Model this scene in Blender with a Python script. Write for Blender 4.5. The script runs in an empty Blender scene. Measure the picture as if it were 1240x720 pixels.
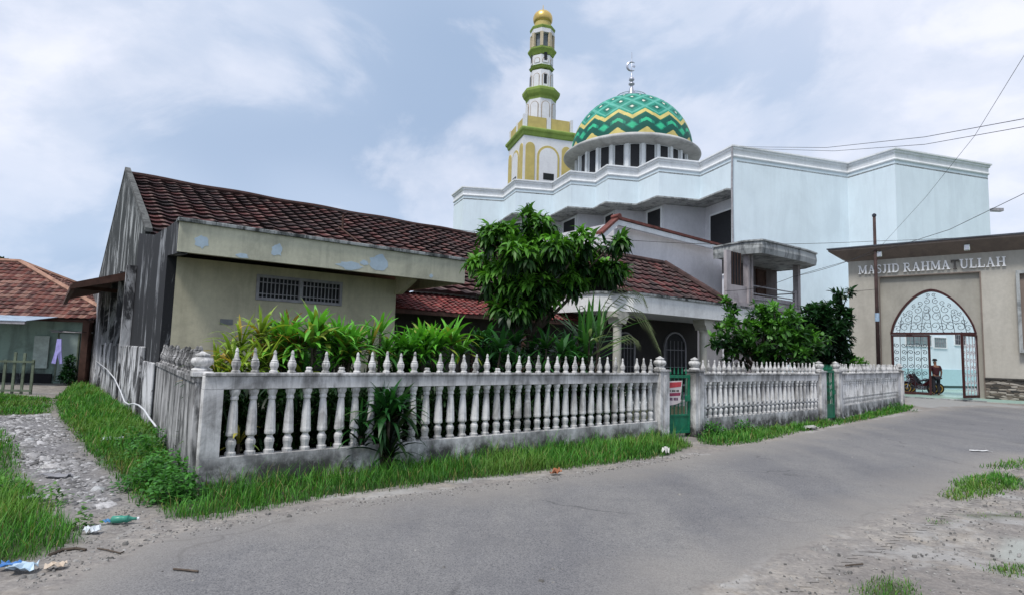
import bpy, math, random
import numpy as np
from mathutils import Matrix, Vector, noise as mnoise
random.seed(7); RNG = np.random.default_rng(11)
R = math.radians
scene = bpy.context.scene
COL = scene.collection

# ------------------------------------------------------------------ camera (the survey of the place was taken from here)
F = 716.0; PX, PY = 620.0, 360.0
PITCH = math.atan(67 / 716.0); ROLL = 0.028; EYE = 1.6
cR, sR = math.cos(ROLL), math.sin(ROLL); cP, sP = math.cos(PITCH), math.sin(PITCH)
def ray(px, py):
    x = (px - PX) / F; y = -(py - PY) / F
    xr = x * cR - y * sR; yu = x * sR + y * cR
    return (xr, cP - yu * sP, sP + yu * cP)
def onz(px, py, z=0.0):
    r = ray(px, py); t = (z - EYE) / r[2]; return Vector((r[0] * t, r[1] * t, z))
def ond(px, py, Y):
    r = ray(px, py); t = Y / r[1]; return Vector((r[0] * t, Y, EYE + r[2] * t))
def onpl(px, py, p, n):
    r = ray(px, py); t = (p[0] * n[0] + p[1] * n[1]) / (r[0] * n[0] + r[1] * n[1])
    return Vector((r[0] * t, r[1] * t, EYE + r[2] * t))
cam = bpy.data.cameras.new("camera"); cam.lens = 36 * F / 1240.0; cam.sensor_width = 36; cam.clip_end = 3000; cam.clip_start = 0.05
camo = bpy.data.objects.new("camera", cam); COL.objects.link(camo)
right = Vector((1, 0, 0)); up0 = Vector((0, -sP, cP)); fwd = Vector((0, cP, sP))
ix = right * cR + up0 * sR; iy = right * -sR + up0 * cR
m = Matrix((ix, iy, -fwd)).transposed().to_4x4(); m.translation = (0, 0, EYE); camo.matrix_world = m
scene.camera = camo

# ------------------------------------------------------------------ frames
def frame(o, u, v):
    M = Matrix.Identity(4)
    M.col[0][:3] = (u[0], u[1], 0); M.col[1][:3] = (v[0], v[1], 0); M.col[2][:3] = (0, 0, 1); M.col[3][:3] = (o[0], o[1], 0)
    return M
a = R(52); HU = (math.sin(a), math.cos(a)); HV = (-math.cos(a), math.sin(a))
HC = onz(189, 517)
HF = frame(HC, HU, HV)                                   # house: u along the front, v to the back
def hv(px, py, v):
    p = onpl(px, py, (HC[0] + HV[0] * v, HC[1] + HV[1] * v), HV); return HF.inverted() @ p
def hu(px, py, u):
    p = onpl(px, py, (HC[0] + HU[0] * u, HC[1] + HU[1] * u), HU); return HF.inverted() @ p
a = R(131); GC = onz(1189, 485)
GF = frame(GC, (math.sin(a), math.cos(a)), (-math.cos(a), math.sin(a)))   # gate building: g along, b back
def gb(px, py, b=0.0):
    n = (-math.cos(R(131)), math.sin(R(131))); p = onpl(px, py, (GC[0] + n[0] * b, GC[1] + n[1] * b), n); return GF.inverted() @ p
def line_frame(A, B):
    d = (B - A); d.z = 0; d.normalize(); return frame(A, d, (-d.y, d.x)), (B - A).length
F1, L1 = line_frame(onz(236, 595), onz(805, 530))
F2, L2 = line_frame(onz(836, 528), onz(996, 510.5))
F3, L3 = line_frame(onz(1011, 508), onz(1091, 491))
FS, LS = line_frame(onz(236, 595), onz(189, 517))
I4 = Matrix.Identity(4)

# ------------------------------------------------------------------ mesh builder
ORG = {}
class MB:
    def __init__(s, M=I4): s.M = M; s.v = []; s.f = []; s.c = None
    def add(s, vs, fs, cols=None):
        n = len(s.v); M = s.M
        s.v += [tuple(M @ Vector(p)) for p in vs]; s.f += [tuple(i + n for i in f) for f in fs]
        if cols is not None:
            if s.c is None: s.c = []
            s.c += cols
    def box(s, x0, x1, y0, y1, z0, z1):
        s.add([(x0, y0, z0), (x1, y0, z0), (x1, y1, z0), (x0, y1, z0), (x0, y0, z1), (x1, y0, z1), (x1, y1, z1), (x0, y1, z1)],
              [(0, 3, 2, 1), (4, 5, 6, 7), (0, 1, 5, 4), (1, 2, 6, 5), (2, 3, 7, 6), (3, 0, 4, 7)]); return s
    def prism(s, poly, z0, z1):
        n = len(poly)
        z0s = z0 if hasattr(z0, '__len__') else [z0] * n; z1s = z1 if hasattr(z1, '__len__') else [z1] * n
        s.add([(p[0], p[1], z) for p, z in zip(poly, z0s)] + [(p[0], p[1], z) for p, z in zip(poly, z1s)],
              [tuple(range(n))[::-1], tuple(range(n, 2 * n))] + [(i, (i + 1) % n, n + (i + 1) % n, n + i) for i in range(n)]); return s
    def slab(s, poly, ax, a0, a1):        # polygon in the plane across axis ax (0: y,z  1: x,z), extruded along ax
        def q(p, t): return (t, p[0], p[1]) if ax == 0 else (p[0], t, p[1])
        n = len(poly)
        s.add([q(p, a0) for p in poly] + [q(p, a1) for p in poly],
              [tuple(range(n)), tuple(range(n, 2 * n))[::-1]] + [(i, n + i, n + (i + 1) % n, (i + 1) % n) for i in range(n)]); return s
    def lathe(s, prof, c=(0, 0, 0), n=12, rot=0.0, sq=1.0):
        vs = []; fs = []
        for r, z in prof:
            for k in range(n):
                t = rot + 2 * math.pi * k / n; vs.append((c[0] + r * math.cos(t), c[1] + r * math.sin(t) * sq, c[2] + z))
        for j in range(len(prof) - 1):
            for k in range(n):
                k2 = (k + 1) % n; fs.append((j * n + k, j * n + k2, (j + 1) * n + k2, (j + 1) * n + k))
        fs.append(tuple(range(n))[::-1]); fs.append(tuple(range((len(prof) - 1) * n, len(prof) * n)))
        s.add(vs, fs); return s
    def tube(s, path, r, n=6, caps=True):
        P = [Vector(p) for p in path]; rs = r if hasattr(r, '__len__') else [r] * len(P)
        vs = []; fs = []; up = None
        for i, p in enumerate(P):
            t = (P[min(i + 1, len(P) - 1)] - P[max(i - 1, 0)])
            if t.length < 1e-9: t = Vector((0, 0, 1))
            t.normalize()
            if up is None: up = Vector((0, 0, 1)) if abs(t.z) < .9 else Vector((1, 0, 0))
            x = t.cross(up)
            if x.length < 1e-4: x = t.cross(Vector((0, 1, 0)))
            x.normalize(); y = t.cross(x); up = -y
            for k in range(n):
                q = 2 * math.pi * k / n; vs.append(tuple(p + (x * math.cos(q) + y * math.sin(q)) * rs[i]))
        for i in range(len(P) - 1):
            for k in range(n):
                k2 = (k + 1) % n; fs.append((i * n + k, i * n + k2, (i + 1) * n + k2, (i + 1) * n + k))
        if caps: fs += [tuple(range(n))[::-1], tuple(range((len(P) - 1) * n, len(P) * n))]
        s.add(vs, fs); return s
    def sweep(s, path, prof, closed=False):        # path of (x,y), profile of (out, z); out lies to the right of travel
        n = len(path); m_ = len(prof); vs = []; fs = []
        for i in range(n):
            p = Vector(path[i]).to_2d()
            d0 = (p - Vector(path[i - 1]).to_2d()) if (i > 0 or closed) else None
            d1 = (Vector(path[(i + 1) % n]).to_2d() - p) if (i < n - 1 or closed) else None
            if d0 is None: d0 = d1
            if d1 is None: d1 = d0
            d0 = d0.normalized(); d1 = d1.normalized()
            n0 = Vector((d0.y, -d0.x)); n1 = Vector((d1.y, -d1.x)); b = (n0 + n1)
            b = b / max(.3, b.dot(n0)) if b.length > 1e-6 else n0
            for o, z in prof: vs.append((p.x + b.x * o, p.y + b.y * o, z))
        for i in range(n if closed else n - 1):
            for j in range(m_):
                j2 = (j + 1) % m_; i2 = (i + 1) % n
                fs.append((i * m_ + j, i2 * m_ + j, i2 * m_ + j2, i * m_ + j2))
        if not closed: fs += [tuple(range(m_)), tuple(range((n - 1) * m_, n * m_))[::-1]]
        s.add(vs, fs); return s
    def build(s, name, mat, parent=None, smooth=False, loc=None, bevel=0, fix=True):
        inv = ORG[parent] if parent else (Matrix.Translation(-Vector(loc)) if loc is not None else I4)
        me = bpy.data.meshes.new(name); me.from_pydata([tuple(inv @ Vector(p)) for p in s.v], [], s.f)
        if s.c is not None:
            at = me.color_attributes.new("col", 'FLOAT_COLOR', 'CORNER')
            arr = np.empty((len(me.loops), 4), np.float32); k = 0
            for f, c in zip(s.f, s.c):
                arr[k:k + len(f)] = (c[0], c[1], c[2], 1); k += len(f)
            at.data.foreach_set('color', arr.ravel())
        me.materials.append(mat)
        if fix and s.c is None:
            import bmesh
            bm = bmesh.new(); bm.from_mesh(me); bmesh.ops.recalc_face_normals(bm, faces=bm.faces); bm.to_mesh(me); bm.free()
        if smooth: me.polygons.foreach_set('use_smooth', [True] * len(me.polygons))
        o = bpy.data.objects.new(name, me); COL.objects.link(o)
        if parent: o.parent = parent; ORG[o] = inv
        else:
            if loc is not None: o.location = loc
            ORG[o] = inv
        if bevel:
            b = o.modifiers.new('b', 'BEVEL'); b.width = bevel; b.segments = 2; b.limit_method = 'ANGLE'
        return o
def tag(o, label=None, cat=None, group=None, kind=None):
    if label: o['label'] = label
    if cat: o['category'] = cat
    if group: o['group'] = group
    if kind: o['kind'] = kind
    return o
def thing(name, label, cat, loc=(0, 0, 0), rotz=0.0, group=None):
    o = bpy.data.objects.new(name, None); COL.objects.link(o); o.location = loc; o.rotation_euler = (0, 0, rotz)
    ORG[o] = (Matrix.Translation(Vector(loc)) @ Matrix.Rotation(rotz, 4, 'Z')).inverted()
    o.empty_display_size = .2
    return tag(o, label, cat, group)
def shared(name, me, parent, loc, rotz=0, scale=None, rot=None):     # a repeat that shares its mesh
    o = bpy.data.objects.new(name, me); COL.objects.link(o); o.parent = parent
    inv = ORG[parent]
    o.location = inv @ Vector(loc); o.rotation_euler = rot if rot else (0, 0, rotz + inv.to_euler().z)
    if scale: o.scale = scale
    return o
def npmesh(name, V, Fq, mat, cols=None, parent=None, smooth=False):   # numpy quads / tris (Fq: n x k), cols per face
    me = bpy.data.meshes.new(name); n, k = Fq.shape
    me.vertices.add(len(V)); me.vertices.foreach_set('co', V.astype(np.float32).ravel())
    me.loops.add(n * k); me.loops.foreach_set('vertex_index', Fq.astype(np.int32).ravel())
    me.polygons.add(n); me.polygons.foreach_set('loop_start', np.arange(0, n * k, k, dtype=np.int32))
    try: me.polygons.foreach_set('loop_total', np.full(n, k, np.int32))
    except Exception: pass
    me.update(calc_edges=True); me.validate()
    if cols is not None:
        at = me.color_attributes.new("col", 'FLOAT_COLOR', 'CORNER')
        c = np.ones((n, k, 4), np.float32); c[:, :, :3] = cols[:, None, :]; at.data.foreach_set('color', c.ravel())
    me.materials.append(mat)
    if smooth: me.polygons.foreach_set('use_smooth', np.ones(n, bool))
    o = bpy.data.objects.new(name, me); COL.objects.link(o)
    if parent: o.parent = parent
    return o

# ------------------------------------------------------------------ materials
class NT:
    def __init__(s, name):
        s.mat = bpy.data.materials.new(name); s.mat.use_nodes = True; s.t = s.mat.node_tree; s.t.nodes.clear()
        s.out = s.t.nodes.new('ShaderNodeOutputMaterial')
    def n(s, typ, **k):
        o = s.t.nodes.new(typ)
        for a_, v in k.items():
            if a_ == 'ins':
                for q, w in v.items():
                    if hasattr(w, 'is_output'): s.t.links.new(w, o.inputs[q])
                    else: o.inputs[q].default_value = w
            else: setattr(o, a_, v)
        return o
    def pos(s): return s.n('ShaderNodeNewGeometry').outputs['Position']
    def map(s, v, sc=(1, 1, 1), rot=(0, 0, 0), loc=(0, 0, 0)):
        return s.n('ShaderNodeMapping', ins={'Vector': v, 'Scale': sc, 'Rotation': rot, 'Location': loc}).outputs[0]
    def noise(s, v, sc=1, det=4, rough=.55, dist=0):
        return s.n('ShaderNodeTexNoise', ins={'Vector': v, 'Scale': sc, 'Detail': det, 'Roughness': rough, 'Distortion': dist}).outputs[0]
    def ramp(s, f, stops):
        o = s.n('ShaderNodeValToRGB', ins={'Fac': f}); e = o.color_ramp.elements
        while len(e) < len(stops): e.new(.5)
        for i, (p, c) in enumerate(stops): e[i].position = p; e[i].color = (c, c, c, 1) if not hasattr(c, '__len__') else (*c[:3], 1)
        return o.outputs[0]
    def mix(s, f, a_, b, mode='MIX'):
        o = s.n('ShaderNodeMix', data_type='RGBA', blend_type=mode)
        for i, w in ((0, f), (6, a_), (7, b)):
            if hasattr(w, 'is_output'): s.t.links.new(w, o.inputs[i])
            else: o.inputs[i].default_value = w if i == 0 else (*w[:3], 1)
        return o.outputs[2]
    def math(s, op, a_, b=0.0, clamp=False):
        o = s.n('ShaderNodeMath', operation=op, use_clamp=clamp)
        for i, w in ((0, a_), (1, b)):
            if hasattr(w, 'is_output'): s.t.links.new(w, o.inputs[i])
            else: o.inputs[i].default_value = w
        return o.outputs[0]
    def bump(s, h, st=.3, d=.02): return s.n('ShaderNodeBump', ins={'Height': h, 'Strength': st, 'Distance': d}).outputs[0]
    def attr(s, name): return s.n('ShaderNodeAttribute', attribute_name=name)
    def fin(s, col, rough=.8, metal=0, nrm=None, spec=.3):
        b = s.n('ShaderNodeBsdfPrincipled')
        for q, w in (('Base Color', col), ('Roughness', rough), ('Metallic', metal), ('Specular IOR Level', spec), ('Normal', nrm)):
            if w is None: continue
            if hasattr(w, 'is_output'): s.t.links.new(w, b.inputs[q])
            elif q == 'Base Color': b.inputs[q].default_value = (*w[:3], 1)
            else: b.inputs[q].default_value = w
        s.t.links.new(b.outputs[0], s.out.inputs[0]); return s.mat

def plaster(name, col, dirt=(.05, .05, .055), streak=.5, patch=.4, low=.5, lowz=.5, sc=1.0, top=None, peel=None, rough=.85, damp=None, mult=.12, thr=(.47, .60), vz=.38, fine=.25):
    """painted cement: rain streaks, mould patches, splashed foot, hair-line variation"""
    t = NT(name); p = t.pos()
    st = t.noise(t.map(p, (2.6 * sc, 2.6 * sc, vz * sc)), 1.2, 8, .68, .9)
    pt = t.noise(t.map(p, (1, 1, .8)), 1.1 * sc, 8, .66, .8)
    fn = t.noise(p, 14 * sc, 4, .7)
    z = t.n('ShaderNodeSeparateXYZ', ins={0: p}).outputs[2]
    c = t.mix(t.ramp(t.noise(p, .5, 3), [(.3, 0), (.7, 1)]), col, tuple(x * (1 - mult * 2) for x in col))
    c = t.mix(t.ramp(fn, [(.35, fine), (.65, 0)]), c, tuple(x * .6 for x in col))
    if peel:
        pm = t.ramp(t.noise(t.map(p, (1, 1, 1.2), loc=(3.1, 1.7, .4)), .75, 2, .45), [(peel[1], 0), (peel[1] + .012, 1)])
        c = t.mix(pm, c, peel[0])
    m1 = t.math('MULTIPLY', t.ramp(t.math('ADD', t.math('MULTIPLY', st, .65), t.math('MULTIPLY', pt, .35)), [(thr[0], 0), (thr[1], 1)]), streak, True)
    c = t.mix(m1, c, dirt)
    m2 = t.math('MULTIPLY', t.ramp(pt, [(.50, 0), (.64, 1)]), patch, True)
    c = t.mix(m2, c, dirt)
    if low:
        g = t.math('SUBTRACT', 1.0, t.math('DIVIDE', z, lowz), True)
        g = t.math('MULTIPLY', g, t.ramp(t.noise(p, 3.2, 6, .7), [(.35, 0), (.6, 1)]))
        c = t.mix(t.math('MULTIPLY', g, low * 1.6, True), c, tuple(x * .8 for x in dirt))
    if top:                                  # (z0, z1, strength): grime running down from an upper edge
        g = t.math('DIVIDE', t.math('SUBTRACT', z, top[0]), top[1] - top[0], True)
        g = t.math('MULTIPLY', g, t.ramp(t.noise(t.map(p, (4, 4, .6)), 1.1, 8, .7, .6), [(.36, 0), (.60, 1)]))
        c = t.mix(t.math('MULTIPLY', g, top[2], True), c, dirt)
    if damp: c = t.mix(t.ramp(t.noise(p, 2.2, 5, .6, .5), [(.5, 0), (.7, .5)]), c, damp)
    return t.fin(c, rough, nrm=t.bump(t.math('ADD', fn, t.math('MULTIPLY', st, .6)), .35, .012))
def plain(name, col, rough=.6, metal=0, var=.25, sc=6, spec=.35, bump=.15):
    t = NT(name); p = t.n('ShaderNodeTexCoord').outputs['Object']
    n = t.noise(p, sc, 5, .6)
    c = t.mix(t.ramp(n, [(.3, 0), (.7, 1)]), tuple(x * (1 - var) for x in col), tuple(min(1, x * (1 + var * .6)) for x in col))
    return t.fin(c, rough, metal, t.bump(n, bump, .01), spec)
def vcol(name, rough=.7, gain=1.0, noise_amt=.25, sc=3, spec=.2):
    t = NT(name); at = t.attr('col').outputs['Color']; p = t.pos()
    n = t.noise(p, sc, 5, .65)
    c = t.mix(t.ramp(n, [(.35, noise_amt * 2), (.6, 0)]), at, (.02, .018, .018))
    return t.fin(c, rough, nrm=t.bump(t.noise(p, 30, 3), .2, .006), spec=spec)
def leafmat(name, trans=.3, rough=.45):
    t = NT(name); at = t.attr('col').outputs['Color']
    b = t.n('ShaderNodeBsdfPrincipled', ins={'Base Color': at, 'Roughness': rough, 'Specular IOR Level': .35})
    tr = t.n('ShaderNodeBsdfTranslucent', ins={'Color': t.mix(1.0, at, (1.15, 1.2, .55), 'MULTIPLY')})
    mx = t.n('ShaderNodeMixShader', ins={0: trans, 1: b.outputs[0], 2: tr.outputs[0]}); t.t.links.new(mx.outputs[0], t.out.inputs[0]); return t.mat

M = {}
M['fence'] = plaster('painted cement fence', (.77, .76, .755), (.085, .083, .08), .55, .5, 1.2, .45, 1.5, top=(1.1, 1.3, .9))
M['baluster'] = plaster('painted balusters', (.80, .79, .78), (.11, .105, .10), .45, .45, .7, .6, 2.0)
M['finial'] = plaster('painted finials', (.70, .69, .68), (.07, .07, .065), .6, .6, 0, .5, 4)
M['fence_side'] = plaster('mouldy side fence', (.58, .57, .57), (.045, .045, .045), .85, .6, .8, .7, 1.3, top=(.3, 1.25, .9), thr=(.48, .56), vz=.55)
M['blackwall'] = plaster('black mouldy house wall', (.50, .52, .55), (.013, .014, .017), .99, .97, .6, 1.2, .5, top=(.8, 2.6, .8), mult=.2, thr=(.41, .47), vz=.5)
M['gable'] = plaster('grey weathered gable', (.44, .46, .46), (.022, .026, .025), .98, .9, 0, 1, .55, top=(5.0, 7.8, .5), mult=.25, thr=(.43, .49), vz=.5)
M['lowwall'] = plaster('patchy low wall', (.74, .74, .76), (.03, .03, .033), .92, .8, .6, .5, .8, top=(1.0, 1.6, .8), mult=.15, thr=(.49, .53), vz=.7)
M['cream'] = plaster('cream house wall', (.60, .56, .41), (.26, .24, .18), .3, .2, .5, .8, .8, top=(2.4, 3.4, .3), mult=.05)
M['beam'] = plaster('cream canopy beam', (.60, .59, .46), (.18, .18, .15), .3, .25, 0, 1, 1.0)
M['capstone'] = plaster('mossy slab edge', (.36, .38, .38), (.03, .035, .035), 1.0, 1.0, 0, 1, 2.0)
M['porch'] = plaster('pale porch paint', (.80, .80, .79), (.36, .36, .36), .25, .18, 0, 1, .8, mult=.04)
M['column'] = plaster('beige porch column', (.56, .54, .47), (.2, .2, .17), .35, .25, .3, .8, 1.2)
M['mosque'] = plaster('pale blue mosque wall', (.72, .82, .88), (.46, .53, .58), .22, .10, 0, 1, .3, top=(11.5, 15.0, .22), mult=.025, fine=.05)
M['mosque_trim'] = plaster('pale mosque cornice', (.82, .84, .86), (.40, .42, .43), .2, .2, 0, 1, .5, mult=.03)
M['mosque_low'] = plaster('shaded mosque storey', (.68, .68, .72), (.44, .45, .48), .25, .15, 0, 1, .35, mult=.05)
M['concrete'] = plaster('stained bare concrete', (.44, .46, .46), (.06, .065, .07), .7, .6, 0, 1, 1.0)
M['white2'] = plaster('white gabled house wall', (.70, .69, .73), (.42, .42, .45), .25, .2, 0, 1, .5, mult=.05)
M['pink'] = plaster('faded pink plaster', (.46, .42, .43), (.17, .15, .16), .5, .5, 0, 1, 1.2)
M['gatewall'] = plaster('stone coloured gate wall', (.50, .475, .42), (.30, .28, .245), .3, .2, .3, .5, .5, top=(5.8, 6.9, .4), mult=.05)
M['gatein'] = plaster('recessed gate panel', (.42, .40, .35), (.24, .23, .20), .35, .3, 0, 1, .5)
M['soffit'] = plaster('brown gate soffit', (.25, .20, .17), (.12, .10, .09), .4, .3, 0, 1, .7)
M['minaret'] = plaster('minaret white', (.74, .74, .78), (.5, .5, .55), .25, .15, 0, 1, .3, mult=.05)
M['gold'] = plain('old gold paint', (.50, .40, .14), .7, var=.15, sc=1.5)
M['lime'] = plaster('lime green cornice paint', (.31, .42, .10), (.12, .17, .05), .3, .25, 0, 1, .6)
M['golddome'] = plain('golden dome metal', (.62, .44, .14), .35, .55, .12, 2)
M['dark'] = plain('dark unlit opening', (.012, .013, .016), .5, var=.4)
M['glass'] = plain('dark window glass', (.02, .025, .035), .12, spec=.6, var=.3)
M['greenmetal'] = plain('green gate paint', (.010, .15, .08), .45, .1, .35, 9)
M['redmetal'] = plain('red oxide frame paint', (.055, .016, .015), .5, .1, .3, 7)
M['grille'] = plain('grey grille paint', (.33, .32, .34), .6, .1, .3, 7)
M['iron'] = plain('dark wrought iron', (.045, .05, .065), .5, .4, .3, 8)
M['silver'] = plain('silver finial metal', (.45, .46, .52), .35, .7, .2, 5)
M['wire'] = plain('black cable', (.015, .015, .018), .6)
M['pole'] = plain('weathered dark pole', (.055, .032, .03), .8, 0, .5, 4)
M['pvc'] = plain('white plastic pipe', (.62, .63, .66), .4, 0, .15, 9)
M['wood'] = plain('brown weathered wood', (.075, .038, .028), .85, 0, .4, 5)
M['greywood'] = plain('green grey old wood', (.14, .17, .12), .9, 0, .4, 6)
M['tin'] = plain('pale blue tin sheet', (.42, .52, .64), .45, .3, .25, 3)
M['greenwall'] = plaster('mint green wall', (.30, .42, .36), (.06, .07, .065), .4, .3, 1.0, .8, .8)
M['palegreen'] = plaster('pale green door', (.36, .45, .42), (.14, .17, .15), .3, .3, 0, .8, 1.0)
M['letters'] = plain('white relief letters', (.92, .92, .92), .7, 0, .04, 3)
M['letters_dark'] = plain('bare grey letter', (.12, .11, .10), .8, 0, .3, 5)
M['leaf'] = leafmat('leaf'); M['grass'] = leafmat('grass blades', .35, .6)
M['bark'] = plain('brown grey bark', (.09, .07, .055), .95, 0, .5, 9, bump=.6)
M['tile'] = vcol('weathered roof tile', .75, noise_amt=.32, sc=1.1); M['tile_far'] = vcol('far clay tile', .8, noise_amt=.12, sc=1.4)  # far tile: vertex-coloured clay with faint dark mottling
M['dome'] = vcol('glazed dome panels', .6, noise_amt=.12, sc=1.6, spec=.25)
M['skin'] = plain('brown skin', (.20, .10, .065), .6); M['maroon'] = plain('maroon shirt cloth', (.045, .010, .014), .9)
M['navy'] = plain('dark trousers cloth', (.015, .016, .022), .9); M['rubber'] = plain('tyre rubber', (.012, .012, .013), .9)
M['bikered'] = plain('dark red motorcycle paint', (.035, .004, .006), .25, .1, .15); M['bikeblack'] = plain('black motorcycle plastic', (.015, .015, .018), .35)
M['brass'] = plain('yellow brass rim', (.45, .28, .06), .4, .4); M['chrome'] = plain('chrome steel', (.5, .5, .52), .2, .9)
M['lilac'] = plain('lilac cloth', (.32, .30, .62), .9, 0, .25, 8)
M['lamp'] = plain('white lamp housing', (.6, .66, .6), .4)
def stones_mat():
    t = NT('stacked slate cladding'); p = t.n('ShaderNodeTexCoord').outputs['Object']
    v = t.n('ShaderNodeTexVoronoi', ins={'Vector': t.map(p, (2.2, 2.2, 9)), 'Scale': 1.6})
    w = t.n('ShaderNodeTexVoronoi', feature='DISTANCE_TO_EDGE', ins={'Vector': t.map(p, (2.2, 2.2, 9)), 'Scale': 1.6}).outputs[0]
    c = t.ramp(t.n('ShaderNodeSeparateColor', ins={0: v.outputs['Color']}).outputs[0], [(0, (.03, .03, .03)), (.35, (.09, .075, .06)), (.6, (.19, .16, .13)), (.9, (.36, .33, .29))])
    c = t.mix(t.ramp(w, [(.0, 1), (.08, 0)]), c, (.015, .014, .013))
    return t.fin(c, .7, nrm=t.bump(w, .6, .03))
M['slate'] = stones_mat()

# ------------------------------------------------------------------ world and sun
SUN_AZ = R(-145); SUN_EL = R(60)
w = bpy.data.worlds.new("World"); scene.world = w; w.use_nodes = True; nt = w.node_tree; nt.nodes.clear()
def wn(typ, ins=None, **k):
    o = nt.nodes.new(typ)
    for a_, v in k.items(): setattr(o, a_, v)
    for q, x in (ins or {}).items():
        if hasattr(x, 'is_output'): nt.links.new(x, o.inputs[q])
        else: o.inputs[q].default_value = x
    return o
sky = wn('ShaderNodeTexSky'); sky.sky_type = 'NISHITA'; sky.sun_disc = False; sky.sun_elevation = SUN_EL; sky.sun_rotation = SUN_AZ % (2 * math.pi)
sky.air_density = 1.2; sky.dust_density = 2.0; sky.altitude = 20
tc = wn('ShaderNodeTexCoord').outputs['Generated']
sep = wn('ShaderNodeSeparateXYZ', {0: tc})
def wm(op, a_, b=0.0, clamp=False): return wn('ShaderNodeMath', {0: a_, 1: b}, operation=op, use_clamp=clamp).outputs[0]
zc = wm('ADD', wm('MAXIMUM', sep.outputs[2], 0.0), .38)
plane = wn('ShaderNodeCombineXYZ', {0: wm('DIVIDE', sep.outputs[0], zc), 1: wm('DIVIDE', sep.outputs[1], zc), 2: .0}).outputs[0]
def wnoise(sc, det, rough, dist, loc):
    mp = wn('ShaderNodeMapping', {'Vector': plane, 'Location': loc, 'Scale': (1, .8, 1)}).outputs[0]
    return wn('ShaderNodeTexNoise', {'Vector': mp, 'Scale': sc, 'Detail': det, 'Roughness': rough, 'Distortion': dist}).outputs[0]
def wramp(f, stops):
    o = wn('ShaderNodeValToRGB', {'Fac': f}); e = o.color_ramp.elements; o.color_ramp.interpolation = 'EASE'
    while len(e) < len(stops): e.new(.5)
    for i, (p, c) in enumerate(stops): e[i].position = p; e[i].color = (c, c, c, 1) if not hasattr(c, '__len__') else (*c, 1)
    return o.outputs[0]
def wmix(f, a_, b):
    o = wn('ShaderNodeMix', data_type='RGBA')
    for i, x in ((0, f), (6, a_), (7, b)):
        if hasattr(x, 'is_output'): nt.links.new(x, o.inputs[i])
        else: o.inputs[i].default_value = x if i == 0 else (*x, 1)
    return o.outputs[2]
SKX, SKY_ = 4.3, 1.1
K = 17.0
veil = wramp(wnoise(.75, 3, .5, .2, (1.3, 4.1, 0)), [(.34, (.24 * K, .315 * K, .44 * K)), (.50, (.32 * K, .39 * K, .51 * K)), (.66, (.42 * K, .465 * K, .57 * K))])
dmap = wn('ShaderNodeMapping', {'Vector': tc, 'Location': (SKX, SKY_, .3), 'Scale': (1, 1, 1.7)}).outputs[0]
big = wn('ShaderNodeTexNoise', {'Vector': dmap, 'Scale': 2.1, 'Detail': 9, 'Roughness': .56, 'Distortion': .35}).outputs[0]
puffs = wramp(big, [(.41, 0), (.50, .5), (.64, 1)])
edge = wramp(wn('ShaderNodeTexNoise', {'Vector': dmap, 'Scale': 7, 'Detail': 6, 'Roughness': .55, 'Distortion': .2}).outputs[0], [(.35, .55), (.62, 1)])
cl = wmix(wm('MULTIPLY', puffs, edge), veil, (.60 * K, .61 * K, .675 * K))
low = wramp(sep.outputs[2], [(.0, 1), (.30, 0)])
cl = wmix(wm('MULTIPLY', low, .45), cl, (.33 * K, .43 * K, .58 * K))
full = wmix(.92, sky.outputs[0], cl)
bg = wn('ShaderNodeBackground', {'Color': full, 'Strength': .1}); wo = wn('ShaderNodeOutputWorld', {0: bg.outputs[0]})
sl = bpy.data.lights.new('sun', 'SUN'); sl.energy = 3.3; sl.angle = R(12); sl.color = (1, .965, .91)
so = bpy.data.objects.new('sun', sl); COL.objects.link(so)
sd = Vector((math.sin(SUN_AZ) * math.cos(SUN_EL), math.cos(SUN_AZ) * math.cos(SUN_EL), math.sin(SUN_EL)))
so.rotation_euler = sd.to_track_quat('Z', 'Y').to_euler(); so.location = (-20, -10, 40)
scene.view_settings.view_transform = 'Standard'; scene.view_settings.look = 'None'; scene.view_settings.exposure = 0

# ------------------------------------------------------------------ ground
def pgon(pts): return np.array([(onz(*p)[0], onz(*p)[1]) for p in pts])
def sdist(P, poly):      # + inside
    x, y = P[:, 0], P[:, 1]; inside = np.zeros(len(P), bool); d = np.full(len(P), 1e9)
    n = len(poly)
    for i in range(n):
        x0, y0 = poly[i]; x1, y1 = poly[(i + 1) % n]
        c = ((y0 > y) != (y1 > y)); xi = (x1 - x0) * (y - y0) / ((y1 - y0) if abs(y1 - y0) > 1e-9 else 1e-9) + x0
        inside ^= c & (x < xi)
        dx, dy = x1 - x0, y1 - y0; L = dx * dx + dy * dy + 1e-9
        t = np.clip(((x - x0) * dx + (y - y0) * dy) / L, 0, 1)
        d = np.minimum(d, np.hypot(x - x0 - t * dx, y - y0 - t * dy))
    return np.where(inside, d, -d)
ROAD = np.vstack([pgon([(60, 716), (150, 668), (235, 640), (300, 628), (420, 608), (520, 594), (620, 583), (700, 572), (790, 560), (860, 548), (940, 532), (1010, 517), (1080, 504), (1145, 493), (1190, 491), (1239, 494)]),
                  np.array([(28, 27), (40, 12), (26, 8)]), pgon([(1239, 553), (1180, 576), (1130, 600), (1080, 622), (1010, 648), (940, 678), (880, 705), (850, 719)]), np.array([(0.75, -2), (-1.8, -2)])])
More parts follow.
